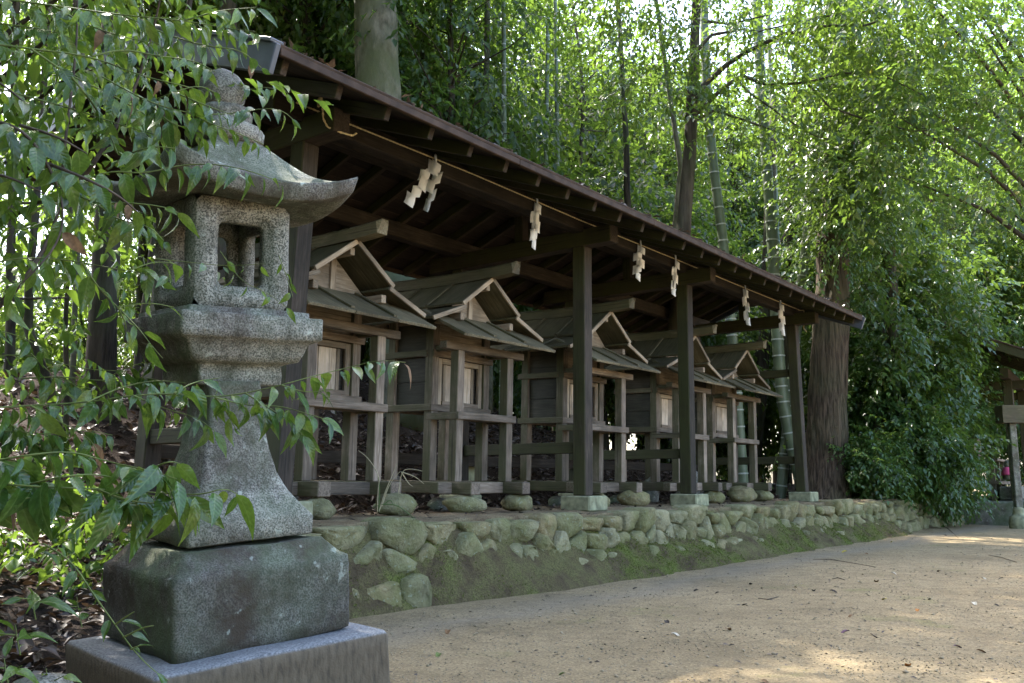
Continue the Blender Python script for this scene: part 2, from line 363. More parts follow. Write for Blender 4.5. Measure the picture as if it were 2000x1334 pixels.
def wallstone_mat():
    m, n, l, b = newmat('field_stone')
    geo = N(n, 'ShaderNodeNewGeometry'); P = geo.outputs['Position']; oi = N(n, 'ShaderNodeObjectInfo')
    a = N(n, 'ShaderNodeTexNoise'); a.inputs['Scale'].default_value = 9; a.inputs['Detail'].default_value = 8; a.inputs['Roughness'].default_value = .7; l.new(P, a.inputs['Vector'])
    base = ramp(n, [(0, (.18, .148, .075)), (.25, (.265, .235, .125)), (.45, (.20, .185, .105)), (.7, (.285, .26, .15)), (1, (.24, .19, .095))]); l.new(oi.outputs['Random'], base.inputs[0])
    v = ramp(n, [(.3, .5), (.5, 1), (.7, 1.4)]); l.new(a.outputs[0], v.inputs[0])
    c = mixc(n, l, 1.0, base.outputs[0], v.outputs[0], 'MULTIPLY')
    mo = N(n, 'ShaderNodeTexNoise'); mo.inputs['Scale'].default_value = 4.5; mo.inputs['Detail'].default_value = 7; mo.inputs['Roughness'].default_value = .65
    mp = N(n, 'ShaderNodeMapping'); mp.inputs['Location'].default_value = (5, 2, 8); l.new(P, mp.inputs[0]); l.new(mp.outputs[0], mo.inputs['Vector'])
    mr = ramp(n, [(.40, 0), (.60, .7)]); l.new(mo.outputs[0], mr.inputs[0])
    c = mixc(n, l, mr.outputs[0], c, (.155, .16, .06))
    li = N(n, 'ShaderNodeTexNoise'); li.inputs['Scale'].default_value = 38; li.inputs['Detail'].default_value = 4; l.new(P, li.inputs['Vector'])
    lr = ramp(n, [(.60, 0), (.70, .5)]); l.new(li.outputs[0], lr.inputs[0])
    c = mixc(n, l, lr.outputs[0], c, (.33, .36, .27))
    l.new(c, b.inputs['Base Color']); b.inputs['Roughness'].default_value = .9; b.inputs['Specular IOR Level'].default_value = .2
    f = N(n, 'ShaderNodeTexNoise'); f.inputs['Scale'].default_value = 60; f.inputs['Detail'].default_value = 5; l.new(P, f.inputs['Vector'])
    p = bump(n, l, a.outputs[0], 1.0, .045, None); bump(n, l, f.outputs[0], .8, .008, b, p)
    return m
M_STONE = wallstone_mat()

def bark_mat(name, dark, light, zs=.12, scale=14, green=.0, strength=.9):
    m, n, l, b = newmat(name)
    tc = N(n, 'ShaderNodeTexCoord'); mp = N(n, 'ShaderNodeMapping'); mp.inputs['Scale'].default_value = (1, 1, zs); l.new(tc.outputs['Object'], mp.inputs[0])
    a = N(n, 'ShaderNodeTexNoise'); a.inputs['Scale'].default_value = scale; a.inputs['Detail'].default_value = 7; a.inputs['Roughness'].default_value = .6; l.new(mp.outputs[0], a.inputs['Vector'])
    r = ramp(n, [(.36, dark), (.62, light)]); l.new(a.outputs[0], r.inputs[0])
    g = N(n, 'ShaderNodeTexNoise'); g.inputs['Scale'].default_value = 1.6; g.inputs['Detail'].default_value = 5; l.new(tc.outputs['Object'], g.inputs['Vector'])
    gr = ramp(n, [(.4, 0), (.62, green)]); l.new(g.outputs[0], gr.inputs[0])
    l.new(mixc(n, l, gr.outputs[0], r.outputs[0], (.075, .09, .045)), b.inputs['Base Color'])
    b.inputs['Roughness'].default_value = .9; b.inputs['Specular IOR Level'].default_value = .15
    bump(n, l, a.outputs[0], strength, .03, b)
    return m
M_BARK = bark_mat('dark_bark', (.022, .018, .014), (.075, .062, .048), green=.4)
M_BARKG = bark_mat('smooth_grey_bark', (.05, .05, .036), (.17, .165, .13), zs=.45, scale=9, green=.9, strength=.6)
M_BARKR = bark_mat('furrowed_cedar_bark', (.018, .013, .009), (.115, .086, .062), zs=.07, scale=34, green=.3, strength=1.0)
M_TWIG = plain('twig_bark', (.075, .055, .04), .8, 30, .4)
M_TWIGG = plain('green_twig', (.12, .15, .04), .7, 30, .3)
M_LEAF_BG = leaf_mat('wood_leaf', [(0, (.014, .036, .014)), (.4, (.028, .066, .022)), (.75, (.048, .095, .026)), (.955, (.085, .125, .03)), (.975, (.30, .24, .03)), (1, (.32, .25, .03))], .5, .32, .5)
M_LEAF_BR = leaf_mat('sunny_leaf', [(0, (.020, .046, .014)), (.5, (.038, .080, .020)), (.94, (.068, .118, .024)), (.97, (.30, .25, .03)), (1, (.33, .24, .03))], .46, .33, .5, tcol=(.30, .46, .05))
M_LEAF_SH = leaf_mat('shrub_leaf', [(0, (.026, .062, .018)), (.5, (.048, .105, .027)), (.93, (.078, .14, .032)), (.96, (.12, .16, .03)), (1, (.14, .17, .03))], .30, .28, .55)
M_LEAF_FG = leaf_mat('glossy_leaf', [(0, (.030, .070, .014)), (.5, (.052, .110, .018)), (.9, (.088, .148, .022)), (1, (.14, .18, .03))], .30, .25, .55, veins=True, rndsrc='obj')
M_LEAF_MID = leaf_mat('bough_leaf', [(0, (.036, .078, .014)), (.5, (.062, .125, .018)), (.9, (.10, .165, .022)), (.98, (.13, .17, .03)), (1, (.16, .08, .04))], .40, .30, .5)
M_LITTER = leaf_mat('dead_leaf', [(0, (.018, .012, .009)), (.4, (.042, .028, .020)), (.75, (.072, .050, .036)), (.93, (.12, .09, .068)), (1, (.24, .20, .16))], .1, .45, .4, tcol=(.15, .09, .04))
M_BAMBOO = plain('bamboo_culm', (.105, .135, .080), .45, 5, .25, .05, .4)
M_NODE = plain('bamboo_node', (.36, .40, .36), .7, 20, .2, .05)
M_ROPE = plain('straw_rope', (.56, .45, .26), .9, 120, .35, .6, .1)
M_PAPER = plain('white_paper', (.90, .93, .97), .85, 6, .04, .05, .2)
M_METAL = plain('roof_sheet', (.050, .033, .023), .75, 9, .45, .2, .2)
M_CLAD = plain('slate_blue_cladding', (.075, .09, .115), .42, 5, .35, .15, .5)
M_IRON = plain('dark_iron', (.03, .028, .027), .5, 20, .2, .05)
M_NAIL = plain('cobweb_grey', (.36, .34, .33), .9, 60, .3, .2)

# ------------------------------------------------------------------ ground
def sstep(a, b, x):
    t = min(1, max(0, (x - a) / (b - a))); return t * t * (3 - 2 * t)
def lerp(a, b, k): return a + (b - a) * k
def hz(t, d):
    """height of the land above the path"""
    n1 = fbm((t, d, 0), .35, 3) * .10; n2 = fbm((t, d, 5), 2.2, 4) * .028
    # hill behind: crest line and its height along the row
    crest_d = lerp(4.6, 7.0, sstep(-4, 3, t)); crest_h = lerp(1.75, 2.55, sstep(-4, 2.5, t))
    crest_h = lerp(crest_h, 1.55, sstep(5.2, 8.5, t)); crest_h = lerp(crest_h, .75, sstep(9, 12, t))
    foot = 1.75
    k = min(1, max(0, (d - foot) / (crest_d - foot)))
    hill = .49 + (crest_h - .49) * (k ** .85) if d > foot else .49
    if d > crest_d: hill = max(-.5, crest_h - (d - crest_d) * .33)
    hill += n1 * min(1, max(0, d - foot)) * 1.2 + n2
    # front of the terrace behind the wall: bank of earth, then the wall
    e = fbm((t, 0, 9), .9, 3) * .07
    ft = lerp(-.74, -.98, sstep(-3.4, .5, t)) + e
    bh = .27 + fbm((t, 2, 3), 1.3, 3) * .12
    bh = lerp(bh + .09 * (1 - sstep(-2.6, -1.2, t)), .05, sstep(6.5, 8.0, t))
    if d < ft: front = -.12
    elif d < -.50: front = -.12 + (bh + .12) * (((d - ft) / max(.05, -.50 - ft)) ** .8) + n2 * 1.3 + fbm((t * 1.0, d * 1.0, 6), 5.5, 3) * .06 * min(1, (d - ft) * 6)
    elif d < -.42: front = lerp(bh, .45, (d + .50) / .08)
    else: front = hill
    # left of the shelter there is no wall, only a slope of leaves
    q = (d + 2.15) / 4.0
    slope = -.10 + .62 * max(0, q) ** .9 if q > 0 else -.1 + q * .25
    if d > 1.75: slope = max(slope, hill)
    slope += n2
    left = 1 - sstep(-4.45, -3.75, t)
    if d > 1.75: return lerp(hill, slope, left)
    return lerp(front, slope, left)
def hz_w(x, y): return hz(*TD((x, y)))

ts = np.concatenate([np.arange(-16, -6, .35), np.arange(-6, 9, .075), np.arange(9, 17, .18), np.arange(17, 45, 1.2)])
ds = np.concatenate([np.arange(-3.6, -1.2, .12), np.arange(-1.2, -.55, .04), np.arange(-.55, -.36, .025), np.arange(-.36, 2.0, .09), np.arange(2.0, 9, .2), np.arange(9, 40, 1.5)])
V = []; lit = []; mos = []; bnk = []
for t in ts:
    for d in ds:
        tt = t; dd_ = d
        if t > 15.0:                                      # the wall turns away behind the little hall
            z = lerp(hz(15.0, d), -.15, sstep(15, 16.5, t)) if d < 6 else hz(t, d)
        else: z = hz(t, d)
        V.append(W(t, d, z))
        left = 1 - sstep(-4.3, -3.7, t)
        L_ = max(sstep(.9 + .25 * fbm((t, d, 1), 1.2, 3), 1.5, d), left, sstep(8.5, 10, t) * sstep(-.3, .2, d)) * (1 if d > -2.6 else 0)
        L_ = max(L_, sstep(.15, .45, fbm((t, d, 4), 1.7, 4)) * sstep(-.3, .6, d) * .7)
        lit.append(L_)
        bnk.append(1.0 if d < -.40 else 0.0)
        m_ = sstep(-.18, .18, fbm((t * .8, d * 1.5, 8), 1.5, 4)) if d < -.42 else .12 * (1 - sstep(.0, .5, d))
        mos.append((.48 + .52 * m_ if d < -.42 else m_) * (1 if t > -4.2 else .3) * (1 - .6 * sstep(6, 8, t)))
nt_, nd_ = len(ts), len(ds)
Fq = [(i * nd_ + j, (i + 1) * nd_ + j, (i + 1) * nd_ + j + 1, i * nd_ + j + 1) for i in range(nt_ - 1) for j in range(nd_ - 1)]
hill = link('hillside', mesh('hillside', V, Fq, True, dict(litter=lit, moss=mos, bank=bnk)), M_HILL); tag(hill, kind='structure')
# path: fine sheet near the camera, reaching far out
def path_z(x, y): return fbm((x, y, 2), .5, 3) * .018
gx = np.concatenate([[-400, -150, -60, -25], np.arange(-12, 24, .4), [30, 60, 150, 400]]); gy = np.concatenate([[-400, -150, -60, -20], np.arange(-6, 30, .4), [36, 60, 150, 400]])
V = [(x, y, path_z(x, y) if abs(x) < 24 and -6 < y < 30 else -.3) for x in gx for y in gy]
m_ = len(gy)
Fq = [(i * m_ + j, (i + 1) * m_ + j, (i + 1) * m_ + j + 1, i * m_ + j + 1) for i in range(len(gx) - 1) for j in range(m_ - 1)]
tag(link('sandy_path', mesh('sandy_path', V, Fq, True), M_SAND), kind='structure')

# ------------------------------------------------------------------ stone retaining wall
def clip(poly, a, b, c):
    out = []
    for i in range(len(poly)):
        p, q = poly[i], poly[(i + 1) % len(poly)]
        fp, fq = a * p[0] + b * p[1] - c, a * q[0] + b * q[1] - c
        if fp <= 0: out.append(p)
        if fp * fq < 0:
            k = fp / (fp - fq); out.append((p[0] + (q[0] - p[0]) * k, p[1] + (q[1] - p[1]) * k))
    return out
def build_wall():
    root = empty('retaining_wall', W(0, -.45, .0), YAW, label='low mossy dry stone wall holding up the terrace in front of the row of shrines', cat='stone wall')
    rs = random.Random(5); seeds = []
    s = -3.95
    rows = [(.395, .33), (.235, .22), (.10, .24)]
    for z0, w0 in rows:
        s = -4.0 + rs.uniform(0, .2)
        while s < 15.2:
            w = w0 * rs.uniform(.55, 1.4) * (1.0 if s < 8 else .9)
            seeds.append((s + w / 2, z0 + rs.uniform(-.055, .055), w)); s += w
    out = []
    for i, (x, z, w) in enumerate(seeds):
        top = .485 + rs.uniform(-.035, .05)
        poly = [(x - .3, -.03), (x + .3, -.03), (x + .3, top), (x - .3, top)]
        for j, (x2, z2, w2) in enumerate(seeds):
            if i == j or abs(x2 - x) > .6: continue
            dx, dz = x2 - x, z2 - z
            # weighted bisector
            kx = w / (w + w2); a, b = dx, dz * 1.35
            c = a * (x + dx * .5) + b * (z + dz * .5)
            poly = clip(poly, a, b, c)
            if len(poly) < 3: break
        if len(poly) < 3: continue
        area = .5 * abs(sum(poly[k][0] * poly[(k + 1) % len(poly)][1] - poly[(k + 1) % len(poly)][0] * poly[k][1] for k in range(len(poly))))
        if area < .0035: continue
        out.append((x, z, poly))
    out = sorted(out, key=lambda o: o[0])[:298]
    for x, z, poly in out:
        cx = sum(p[0] for p in poly) / len(poly); cz = sum(p[1] for p in poly) / len(poly)
        # round the corners, pull the outline in for the joint
        pts = []
        for k in range(len(poly)):
            p, q = poly[k], poly[(k + 1) % len(poly)]
            a = rs.uniform(.12, .24); pts.append((lerp(p[0], q[0], a), lerp(p[1], q[1], a))); pts.append((lerp(p[0], q[0], 1 - a), lerp(p[1], q[1], 1 - a)))
        g = .009; P2 = []
        for p in pts:
            dx, dz = p[0] - cx, p[1] - cz; L = math.hypot(dx, dz) + 1e-6; sc = max(.5, (L - g * rs.uniform(.6, 1.6)) / L)
            P2.append((dx * sc, dz * sc))
        n = len(P2); Vv = []; Fc = []
        out0 = rs.uniform(-.02, .055) + (.02 if z > .35 else (.04 if z > .17 else .085)); tx, tz = rs.uniform(-.25, .25), rs.uniform(-.25, .15)
        bat = (.3 - cz) * .18
        for lev, (sc, dp) in enumerate([(1.0, .14), (1.0, .012), (.95, -.018), (.74, -.034), (.4, -.04)]):
            for p in P2:
                nn = fbm((p[0] * 14 * sc + cx * 7, p[1] * 14 * sc, lev + cx), 1, 3) * .02
                dep = dp if lev == 0 else dp - out0 + p[0] * tx * sc + p[1] * tz * sc + nn * (1.5 if lev > 1 else .8) - bat
                Vv.append((p[0] * sc + (nn * .5 if lev else 0), dep, p[1] * sc + (nn * .4 if lev else 0)))
        Vv.append((0, -.038 - out0 - bat + rs.uniform(-.012, .012), 0))
        for lev in range(4):
            for k in range(n):
                Fc.append((lev * n + k, lev * n + (k + 1) % n, (lev + 1) * n + (k + 1) % n, (lev + 1) * n + k))
        for k in range(n): Fc.append((4 * n + k, 4 * n + (k + 1) % n, 5 * n))
        me = mesh('stone', Vv, Fc, True)
        # the wall follows the terrace edge and swings away at its far end
        off = 0.0 - .25 * sstep(9, 15, cx)
        link('stone', me, M_STONE, root, Matrix.Translation((cx, off - .02, cz)))
build_wall()

# loose rocks: a displaced, flattened ball
def rock(name, loc, size, seed, mat, rz=0, rough=.16, label=None, cat='stone', group=None, sub=3, flat=False):
    bm = bmesh.new(); bmesh.ops.create_icosphere(bm, subdivisions=sub, radius=.5)
    for v in bm.verts:
        p = v.co.copy(); k = 1 + rough * mn.noise(p * 2.1 + Vector((seed, 0, 0))) * 2 + rough * .5 * mn.noise(p * 5 + Vector((0, seed, 0)))
        v.co = p * k
        q = Vector((round(p.x * 2.2), round(p.y * 2.2), round(p.z * 2.2))) * .5 / 2.2
        v.co = v.co.lerp(q, .16)
        v.co = Vector((v.co.x * size[0], v.co.y * size[1], v.co.z * size[2]))
    me = bpy.data.meshes.new(name); bm.to_mesh(me); bm.free()
    me.polygons.foreach_set('use_smooth', [True] * len(me.polygons))
    o = link(name, me, mat); o.location = loc; o.rotation_euler = (0, 0, rz)
    if label: tag(o, label, cat, group)
    return o

# ------------------------------------------------------------------ the shelter
SL = .385                                                     # roof slope
RB = lambda d: 2.545 + SL * d if d <= .78 else 2.545 + SL * (1.56 - d)     # underside of the rafters
def build_shelter():
    r = empty('shrine_shelter', W(0, 0, PED), YAW, label='long open timber shelter with a gabled roof over the row of five small shrines', cat='shelter')
    ps = .133
    fronts = [(-3.39, -3.27), (0.0, .035), (2.065, 2.115), (5.475, 5.39)]
    c = ps / 2
    for (tb, tt) in fronts:
        timber('post', r, (tb + c, c - .0, 0), (tt + c, c, 2.292), ps, ps, M_DARK, up=(0, 1, 0), bev=.008)
        timber('post', r, (tb + c, 1.56 + c - .1, 0), (tt + c, 1.56 + c - .06, 2.292), ps, ps, M_DARK, up=(0, 1, 0), bev=.008)
        # tie beam over the pair of posts
        timber('tie_beam', r, (tt + c, -.285, 2.372), (tt + c, 1.95, 2.372), .14, .16, M_DARK, bev=.007)
        timber('king_post', r, (tt + c, .78, 2.452), (tt + c, .78, 2.74), .1, .1, M_DARK, up=(0, 1, 0))
        # low rail from the front post to the rear post
        timber('low_rail', r, (tb + c + .006, ps, .43), (tb + c + .006, 1.46, .43), .06, .105, M_DARK)
        for dd in (0, 1.46):
            z0 = -.135 if dd == 0 else -.22
            f = slab('footing', r, tb + c - .155, tb + c + .155, dd + c - .165, dd + c + .145, z0, -.001, M_FOOT, bev=.012)
    for tb, tt in (fronts[0], fronts[-1]):
        x = lerp(tb, tt, .72) + c
        timber('upper_rail', r, (x + .006, ps, 1.635), (x + .006, 1.48, 1.635), .06, .105, M_DARK)
    # plates along the row
    T0, T1 = -4.06, 5.92
    slab('front_plate', r, T0 + .55, T1 - .05, .006, .126, 2.425, 2.575, M_DARK, bev=.008)
    slab('rear_plate', r, T0 + .2, T1 - .05, 1.50, 1.62, 2.425, 2.575, M_DARK, bev=.008)
    slab('ridge_beam', r, T0 + .05, T1 - .05, .72, .84, 2.715, 2.835, M_DARK, bev=.008)
    slab('rear_rail', r, -3.32, 5.45, 1.505, 1.565, .28, .385, M_DARK)
    # rafters, every .395 m
    n = 26
    for i in range(n):
        t = T0 + .10 + i * (T1 - T0 - .2) / (n - 1)
        for sgn in (-1, 1):
            d0, d1 = (.775, -.67) if sgn < 0 else (.785, 2.23)
            a = Vector((t, d0, RB(.78) + .043)); b = Vector((t, d1, (2.545 + SL * d1 if sgn < 0 else 2.545 + SL * (1.56 - d1)) + .043))
            timber('rafter', r, a, b, .045, .085, M_DARK, up=(0, 0, 1), bev=.004)
    # boards on the rafters, each a plank along the row
    for sgn in (-1, 1):
        nb = 8
        for k in range(nb):
            f0, f1 = k / nb, (k + 1) / nb
            da, db = (.78 - 1.50 * f0, .78 - 1.50 * f1) if sgn < 0 else (.78 + 1.50 * f0, .78 + 1.50 * f1)
            za = (2.545 + SL * da if sgn < 0 else 2.545 + SL * (1.56 - da)) + .107; zb = (2.545 + SL * db if sgn < 0 else 2.545 + SL * (1.56 - db)) + .107
            up = Vector((0, -sgn * 0 + (SL if sgn > 0 else -SL), 1)).normalized()
            wdt = math.hypot(db - da, zb - za) - .004
            for x0, x1 in ((T0 + .02, -.75 + .4 * (k % 2)), (-.745 + .4 * (k % 2), 2.6 - .3 * (k % 2)), (2.605 - .3 * (k % 2), T1 - .02)):
                timber('roof_board', r, (x0, (da + db) / 2, (za + zb) / 2 + random.uniform(-.001, .001)), (x1, (da + db) / 2, (za + zb) / 2), wdt, .016, M_SOFF, up=up, bev=.002)
    # sheet covering with a thin folded edge
    for sgn in (-1, 1):
        da, db = (.78, -.76) if sgn < 0 else (.78, 2.32)
        f = lambda d: (2.545 + SL * d if sgn < 0 else 2.545 + SL * (1.56 - d)) + .137
        up = Vector((0, (SL if sgn > 0 else -SL), 1)).normalized()
        timber('roof_sheet', r, ((T0 + T1) / 2, da, f(da)), ((T0 + T1) / 2, db, f(db)), T1 - T0 + .06, .022, M_METAL, up=(0, 0, 1), bev=.004)
        de = -.745 if sgn < 0 else 2.305
        xs_ = [T0, T0 + 2.1, T0 + 4.05, T0 + 6.2, T0 + 8.1, T1]; zj = [f(de) - .035 + random.uniform(-.006, .006) for _ in xs_]
        for q in range(5): timber('eave_board', r, (xs_[q] + .002, de, zj[q]), (xs_[q + 1] - .002, de, zj[q + 1]), .03, .045, M_METAL, bev=.004)
        # seams of the sheet, seen along the edge
        for k in range(11):
            t = T0 + .02 + k * (T1 - T0 - .04) / 10
            timber('seam', r, (t, da - sgn * -.02, f(da) + .02), (t, db, f(db) + .02), .022, .022, M_METAL, bev=.003)
        for te, s_ in ((T0 - .035, -1), (T1 + .035, 1)):
            g = lambda d: f(d) - .085
            m_ = M_CLAD
            timber('barge_board', r, (te, da, g(da)), (te, db, g(db)), .035, .165, m_, bev=.005)
            timber('barge_cap', r, (te - s_ * .01, da, f(da) + .014), (te - s_ * .01, db, f(db) + .014), .09, .022, m_, bev=.004)
    timber('ridge_cap', r, (T0 - .05, .78, 2.545 + SL * .78 + .165), (T1 + .05, .78, 2.545 + SL * .78 + .165), .16, .05, M_METAL)
    return r
shelter = build_shelter()

# ------------------------------------------------------------------ one small shrine and its four copies
def tri_panel(name, parent, y0, y1, z0, hw, z1, mat):
    v = [(-hw, y0, z0), (hw, y0, z0), (0, y0, z1), (-hw, y1, z0), (hw, y1, z0), (0, y1, z1)]
    return link(name, mesh(name, v, [(0, 1, 2), (5, 4, 3), (0, 3, 4, 1), (1, 4, 5, 2), (2, 5, 3, 0)]), mat, parent)
def build_shrine():
    r = empty('small_shrine', (0, 0, 0))
    # base of crossing sleepers
    for x in (-.335, .345): slab('sleeper', r, x - .058, x + .058, .27, 1.42, .02, .122, M_SHR, bev=.006)
    slab('sleeper', r, -.56, .285, .475, .565, .024, .117, M_SHR, bev=.006)
    slab('sleeper', r, -.45, .47, 1.16, 1.26, .026, .114, M_SHR, bev=.006)
    # legs: two porch posts, four corner posts of the body
    for x in (-.34, .328):
        slab('porch_post', r, x - .043, x + .043, .45, .536, .1225, 1.205, M_SHR)
    for x in (-.342, .342):
        for y in (.778, 1.225): slab('corner_post', r, x - .043, x + .043, y - .043, y + .043, .1225, 1.50, M_SHR)
    # porch floor
    slab('porch_beam', r, -.392, .396, .428, .449, .632, .694, M_SHR)
    for x in (-.372, .372): slab('porch_side_rail', r, x - .017, x + .017, .4492, .79, .628, .688, M_SHR)
    for i in range(3): slab('floor_board', r, -.353, .353, .538 + i * .066, .602 + i * .066, .640, .662, M_SHR, bev=.002)
    # body
    slab('sill', r, -.402, .402, .723, .7345, .706, .762, M_SHR); slab('sill', r, -.40, .40, 1.2685, 1.283, .706, .762, M_SHR)
    for x in (-.394, .394): slab('sill', r, x - .0085, x + .0085, .735, 1.30, .704, .764, M_SHR)
    for s in (-1, 1):
        x = s * .345
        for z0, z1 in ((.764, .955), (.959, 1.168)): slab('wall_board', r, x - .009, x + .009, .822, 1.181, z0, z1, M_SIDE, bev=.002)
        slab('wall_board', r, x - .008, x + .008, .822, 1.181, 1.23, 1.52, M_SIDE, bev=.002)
        slab('wall_rail', r, x - .018 + s * .035, x + .018 + s * .035, .79, 1.31, 1.170, 1.226, M_SHR)
    slab('wall_board', r, -.298, .298, 1.21, 1.228, .764, 1.5, M_SHR, bev=.002)
    slab('head_rail', r, -.398, .41, .715, .7343, 1.166, 1.226, M_SHR)
    slab('frieze_board', r, -.298, .298, .765, .778, 1.228, 1.5, M_DOOR, bev=.002)
    slab('floor', r, -.298, .298, .822, 1.18, .715, .74, M_SHR, bev=.002)
    # door frame and two door leaves
    for s in (-1, 1): slab('jamb', r, s * .2705 - .028, s * .2705 + .028, .752, .778, .764, 1.163, M_DOOR, bev=.003)
    slab('door_head', r, -.2425, .2425, .751, .777, 1.118, 1.163, M_DOOR, bev=.003)
    slab('door_step', r, -.2425, .2425, .742, .777, .764, .798, M_SHR, bev=.003)
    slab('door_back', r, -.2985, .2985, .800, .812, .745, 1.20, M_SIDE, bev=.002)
    for s in (-1, 1):
        slab('door', r, s * .104 - .1005, s * .104 + .1005, .781, .797, .80, 1.116, M_PANEL, bev=.003)
        slab('door_stile', r, s * .1875 - .016, s * .1875 + .016, .772, .7808, .801, 1.115, M_DOOR, bev=.002)
    # gable wall with its king strut
    tri_panel('gable_panel', r, .672, .685, 1.44, .44, 1.80, M_DOOR)
    slab('king_strut', r, -.026, .026, .652, .6715, 1.47, 1.80, M_DOOR, bev=.003)
    tri_panel('rear_gable_panel', r, 1.30, 1.315, 1.42, .44, 1.80, M_SHR)
    for x, z, w in ((0, 1.795, .045), (-.335, 1.492, .05), (.335, 1.492, .05)):
        slab('purlin', r, x - w / 2, x + w / 2, .455, 1.60, z - w * .62, z + w * .62, M_DOOR, bev=.004)
    # two tiers of roof boards on each side
    for s in (-1, 1):
        for tier, (xa, za, xb, zb) in enumerate(((.004, 1.866, .388, 1.594), (.345, 1.575, .748, 1.421))):
            yb = [.42, .83, 1.23, 1.64]
            nrm = Vector((s * (za - zb), 0, (xb - xa))).normalized()
            for k in range(3):
                y = (yb[k] + yb[k + 1]) / 2
                timber('roof_board', r, (s * xa, y, za), (s * xb, y, zb), yb[k + 1] - yb[k] - .004, .022, M_SHROOF, up=nrm, bev=.003)
            for k in (1, 2):
                o = nrm * .018
                timber('batten', r, Vector((s * (xa + .01), yb[k], za - .005)) + o, Vector((s * (xb - .01), yb[k], zb + .004)) + o, .034, .016, M_SHROOF, up=nrm, bev=.003)
            # lighter end grain board along the front edge
            timber('verge_board', r, (s * xa, .409, za - .004), (s * xb, .409, zb - .004), .02, .036, M_DOOR, up=nrm, bev=.003)
    # pent roof over the porch: three boards, two battens
    ya, za, yb_, zb = .655, 1.520, .175, 1.282
    nrm = Vector((0, -(za - zb), (ya - yb_))).normalized()
    xs = [-.632, -.205, .215, .628]
    for k in range(3):
        x = (xs[k] + xs[k + 1]) / 2
        timber('pent_board', r, (x, ya, za), (x, yb_, zb), xs[k + 1] - xs[k] - .004, .024, M_SHROOF, up=nrm, bev=.003)
    for k in (1, 2):
        o = nrm * .020
        timber('pent_batten', r, Vector((xs[k], ya - .01, za - .004)) + o, Vector((xs[k], yb_ + .04, zb + .02)) + o, .036, .018, M_SHROOF, up=nrm, bev=.003)
    slab('lintel', r, -.53, .53, .452, .53, 1.2055, 1.268, M_SHR)
    for x in (-.345, .345): slab('bracket_beam', r, x - .022, x + .022, .5305, .735, 1.21, 1.26, M_SHR)
    # ridge with an upturned, chamfered nose
    V = []; Fc = []
    prof = [(-.05, -.05), (.05, -.05), (.062, .03), (.03, .052), (-.03, .052), (-.062, .03)]
    ys = [.16, .30, .6, .95, 1.3, 1.60, 1.70]; lift = [.02, .010, .0, -.004, 0, .008, .014]
    for y, lf in zip(ys, lift):
        for px, pz in prof: V.append((px, y + (-.03 if (pz > .04 and y == .16) else 0), 1.912 + pz + lf))
    n = len(prof)
    for i in range(len(ys) - 1):
        for k in range(n): Fc.append((i * n + k, i * n + (k + 1) % n, (i + 1) * n + (k + 1) % n, (i + 1) * n + k))
    Fc.append(tuple(range(n - 1, -1, -1))); Fc.append(tuple((len(ys) - 1) * n + k for k in range(n)))
    me = mesh('ridge', V, Fc)
    # the wood grain of the material runs along local x: turn the mesh
    me.transform(Matrix.Rotation(-math.pi / 2, 4, 'Z')); link('ridge', me, M_SHROOF, r, Matrix.Rotation(math.pi / 2, 4, 'Z'))
    return r
shr = build_shrine()
TC = [-2.44, -.86, 1.09, 3.04, 4.56]
SH_LABEL = ['small weathered wooden shrine nearest the stone lantern, first of the row under the shelter',
            'second small wooden shrine of the row, its whole door front seen between porch posts',
            'middle small wooden shrine of the row, partly behind the second shelter post',
            'fourth small wooden shrine of the row, partly behind the third shelter post',
            'farthest small wooden shrine of the row, next to the last shelter post']
for i, tc in enumerate(TC):
    o = shr if i == 0 else copy_tree(shr)
    M = Matrix.Translation(W(tc, .46, PED)) @ Matrix.Rotation(YAW, 4, 'Z') @ Matrix.Rotation(R(1.1 + .15 * (i % 3)), 4, 'X') @ Matrix.Rotation(R([.5, 0, -.6, .7, -.4][i]), 4, 'Z') @ Matrix.Translation((0, -.46, 0))
    o.matrix_basis = M
    if i:
        rj = random.Random(100 + i)
        for ch in o.children:
            nm = ch.name.split('.')[0]
            if nm in ('porch_post', 'pent_board', 'pent_batten', 'roof_board', 'batten', 'ridge', 'lintel', 'sleeper', 'porch_beam', 'head_rail', 'door', 'verge_board'):
                k = .35 if nm in ('roof_board', 'pent_board', 'verge_board', 'sleeper') else .7
                ch.matrix_basis = ch.matrix_basis @ Matrix.Rotation(R(rj.uniform(-.8, .8)) * k, 4, rj.choice('XYZ'))
    tag(o, SH_LABEL[i], 'shrine', 'small wooden shrines in a row under the shelter')

# foundation stones the sleepers rest on
def fstone(t, d, w, h, dd, seed, label, z=.49, mat=None, group='foundation stones under the shrines'):
    return rock('foundation_stone', W(t, d, z + h * .42), (w, dd, h), seed, M_STONE, YAW + random.uniform(-.3, .3), .2, label, 'stone', group)
fstone(-2.78, .33, .30, .17, .30, 1, 'grey boulder under the left front corner of the nearest shrine')
fstone(-2.12, .27, .33, .20, .30, 2, 'pale speckled boulder under the right front corner of the nearest shrine', mat=M_GRAN2)
fstone(-1.22, .36, .40, .17, .30, 3, 'broad brown green boulder under the left front corner of the second shrine', mat=M_FOOT)
fstone(-.50, .38, .34, .17, .30, 4, 'dark rounded boulder under the right front corner of the second shrine', mat=M_PLINTH)
fstone(.82, .40, .30, .16, .26, 5, 'pale boulder under the left front corner of the middle shrine', mat=M_GRAN)
fstone(1.48, .36, .42, .19, .32, 6, 'grey cracked boulder beside the second post footing, under the middle shrine')
fstone(2.80, .45, .42, .18, .3, 7, 'dark mossy boulder under the left front corner of the fourth shrine', mat=M_FOOT)
fstone(3.42, .40, .32, .19, .3, 8, 'angular grey boulder beside the third post footing, under the fourth shrine')
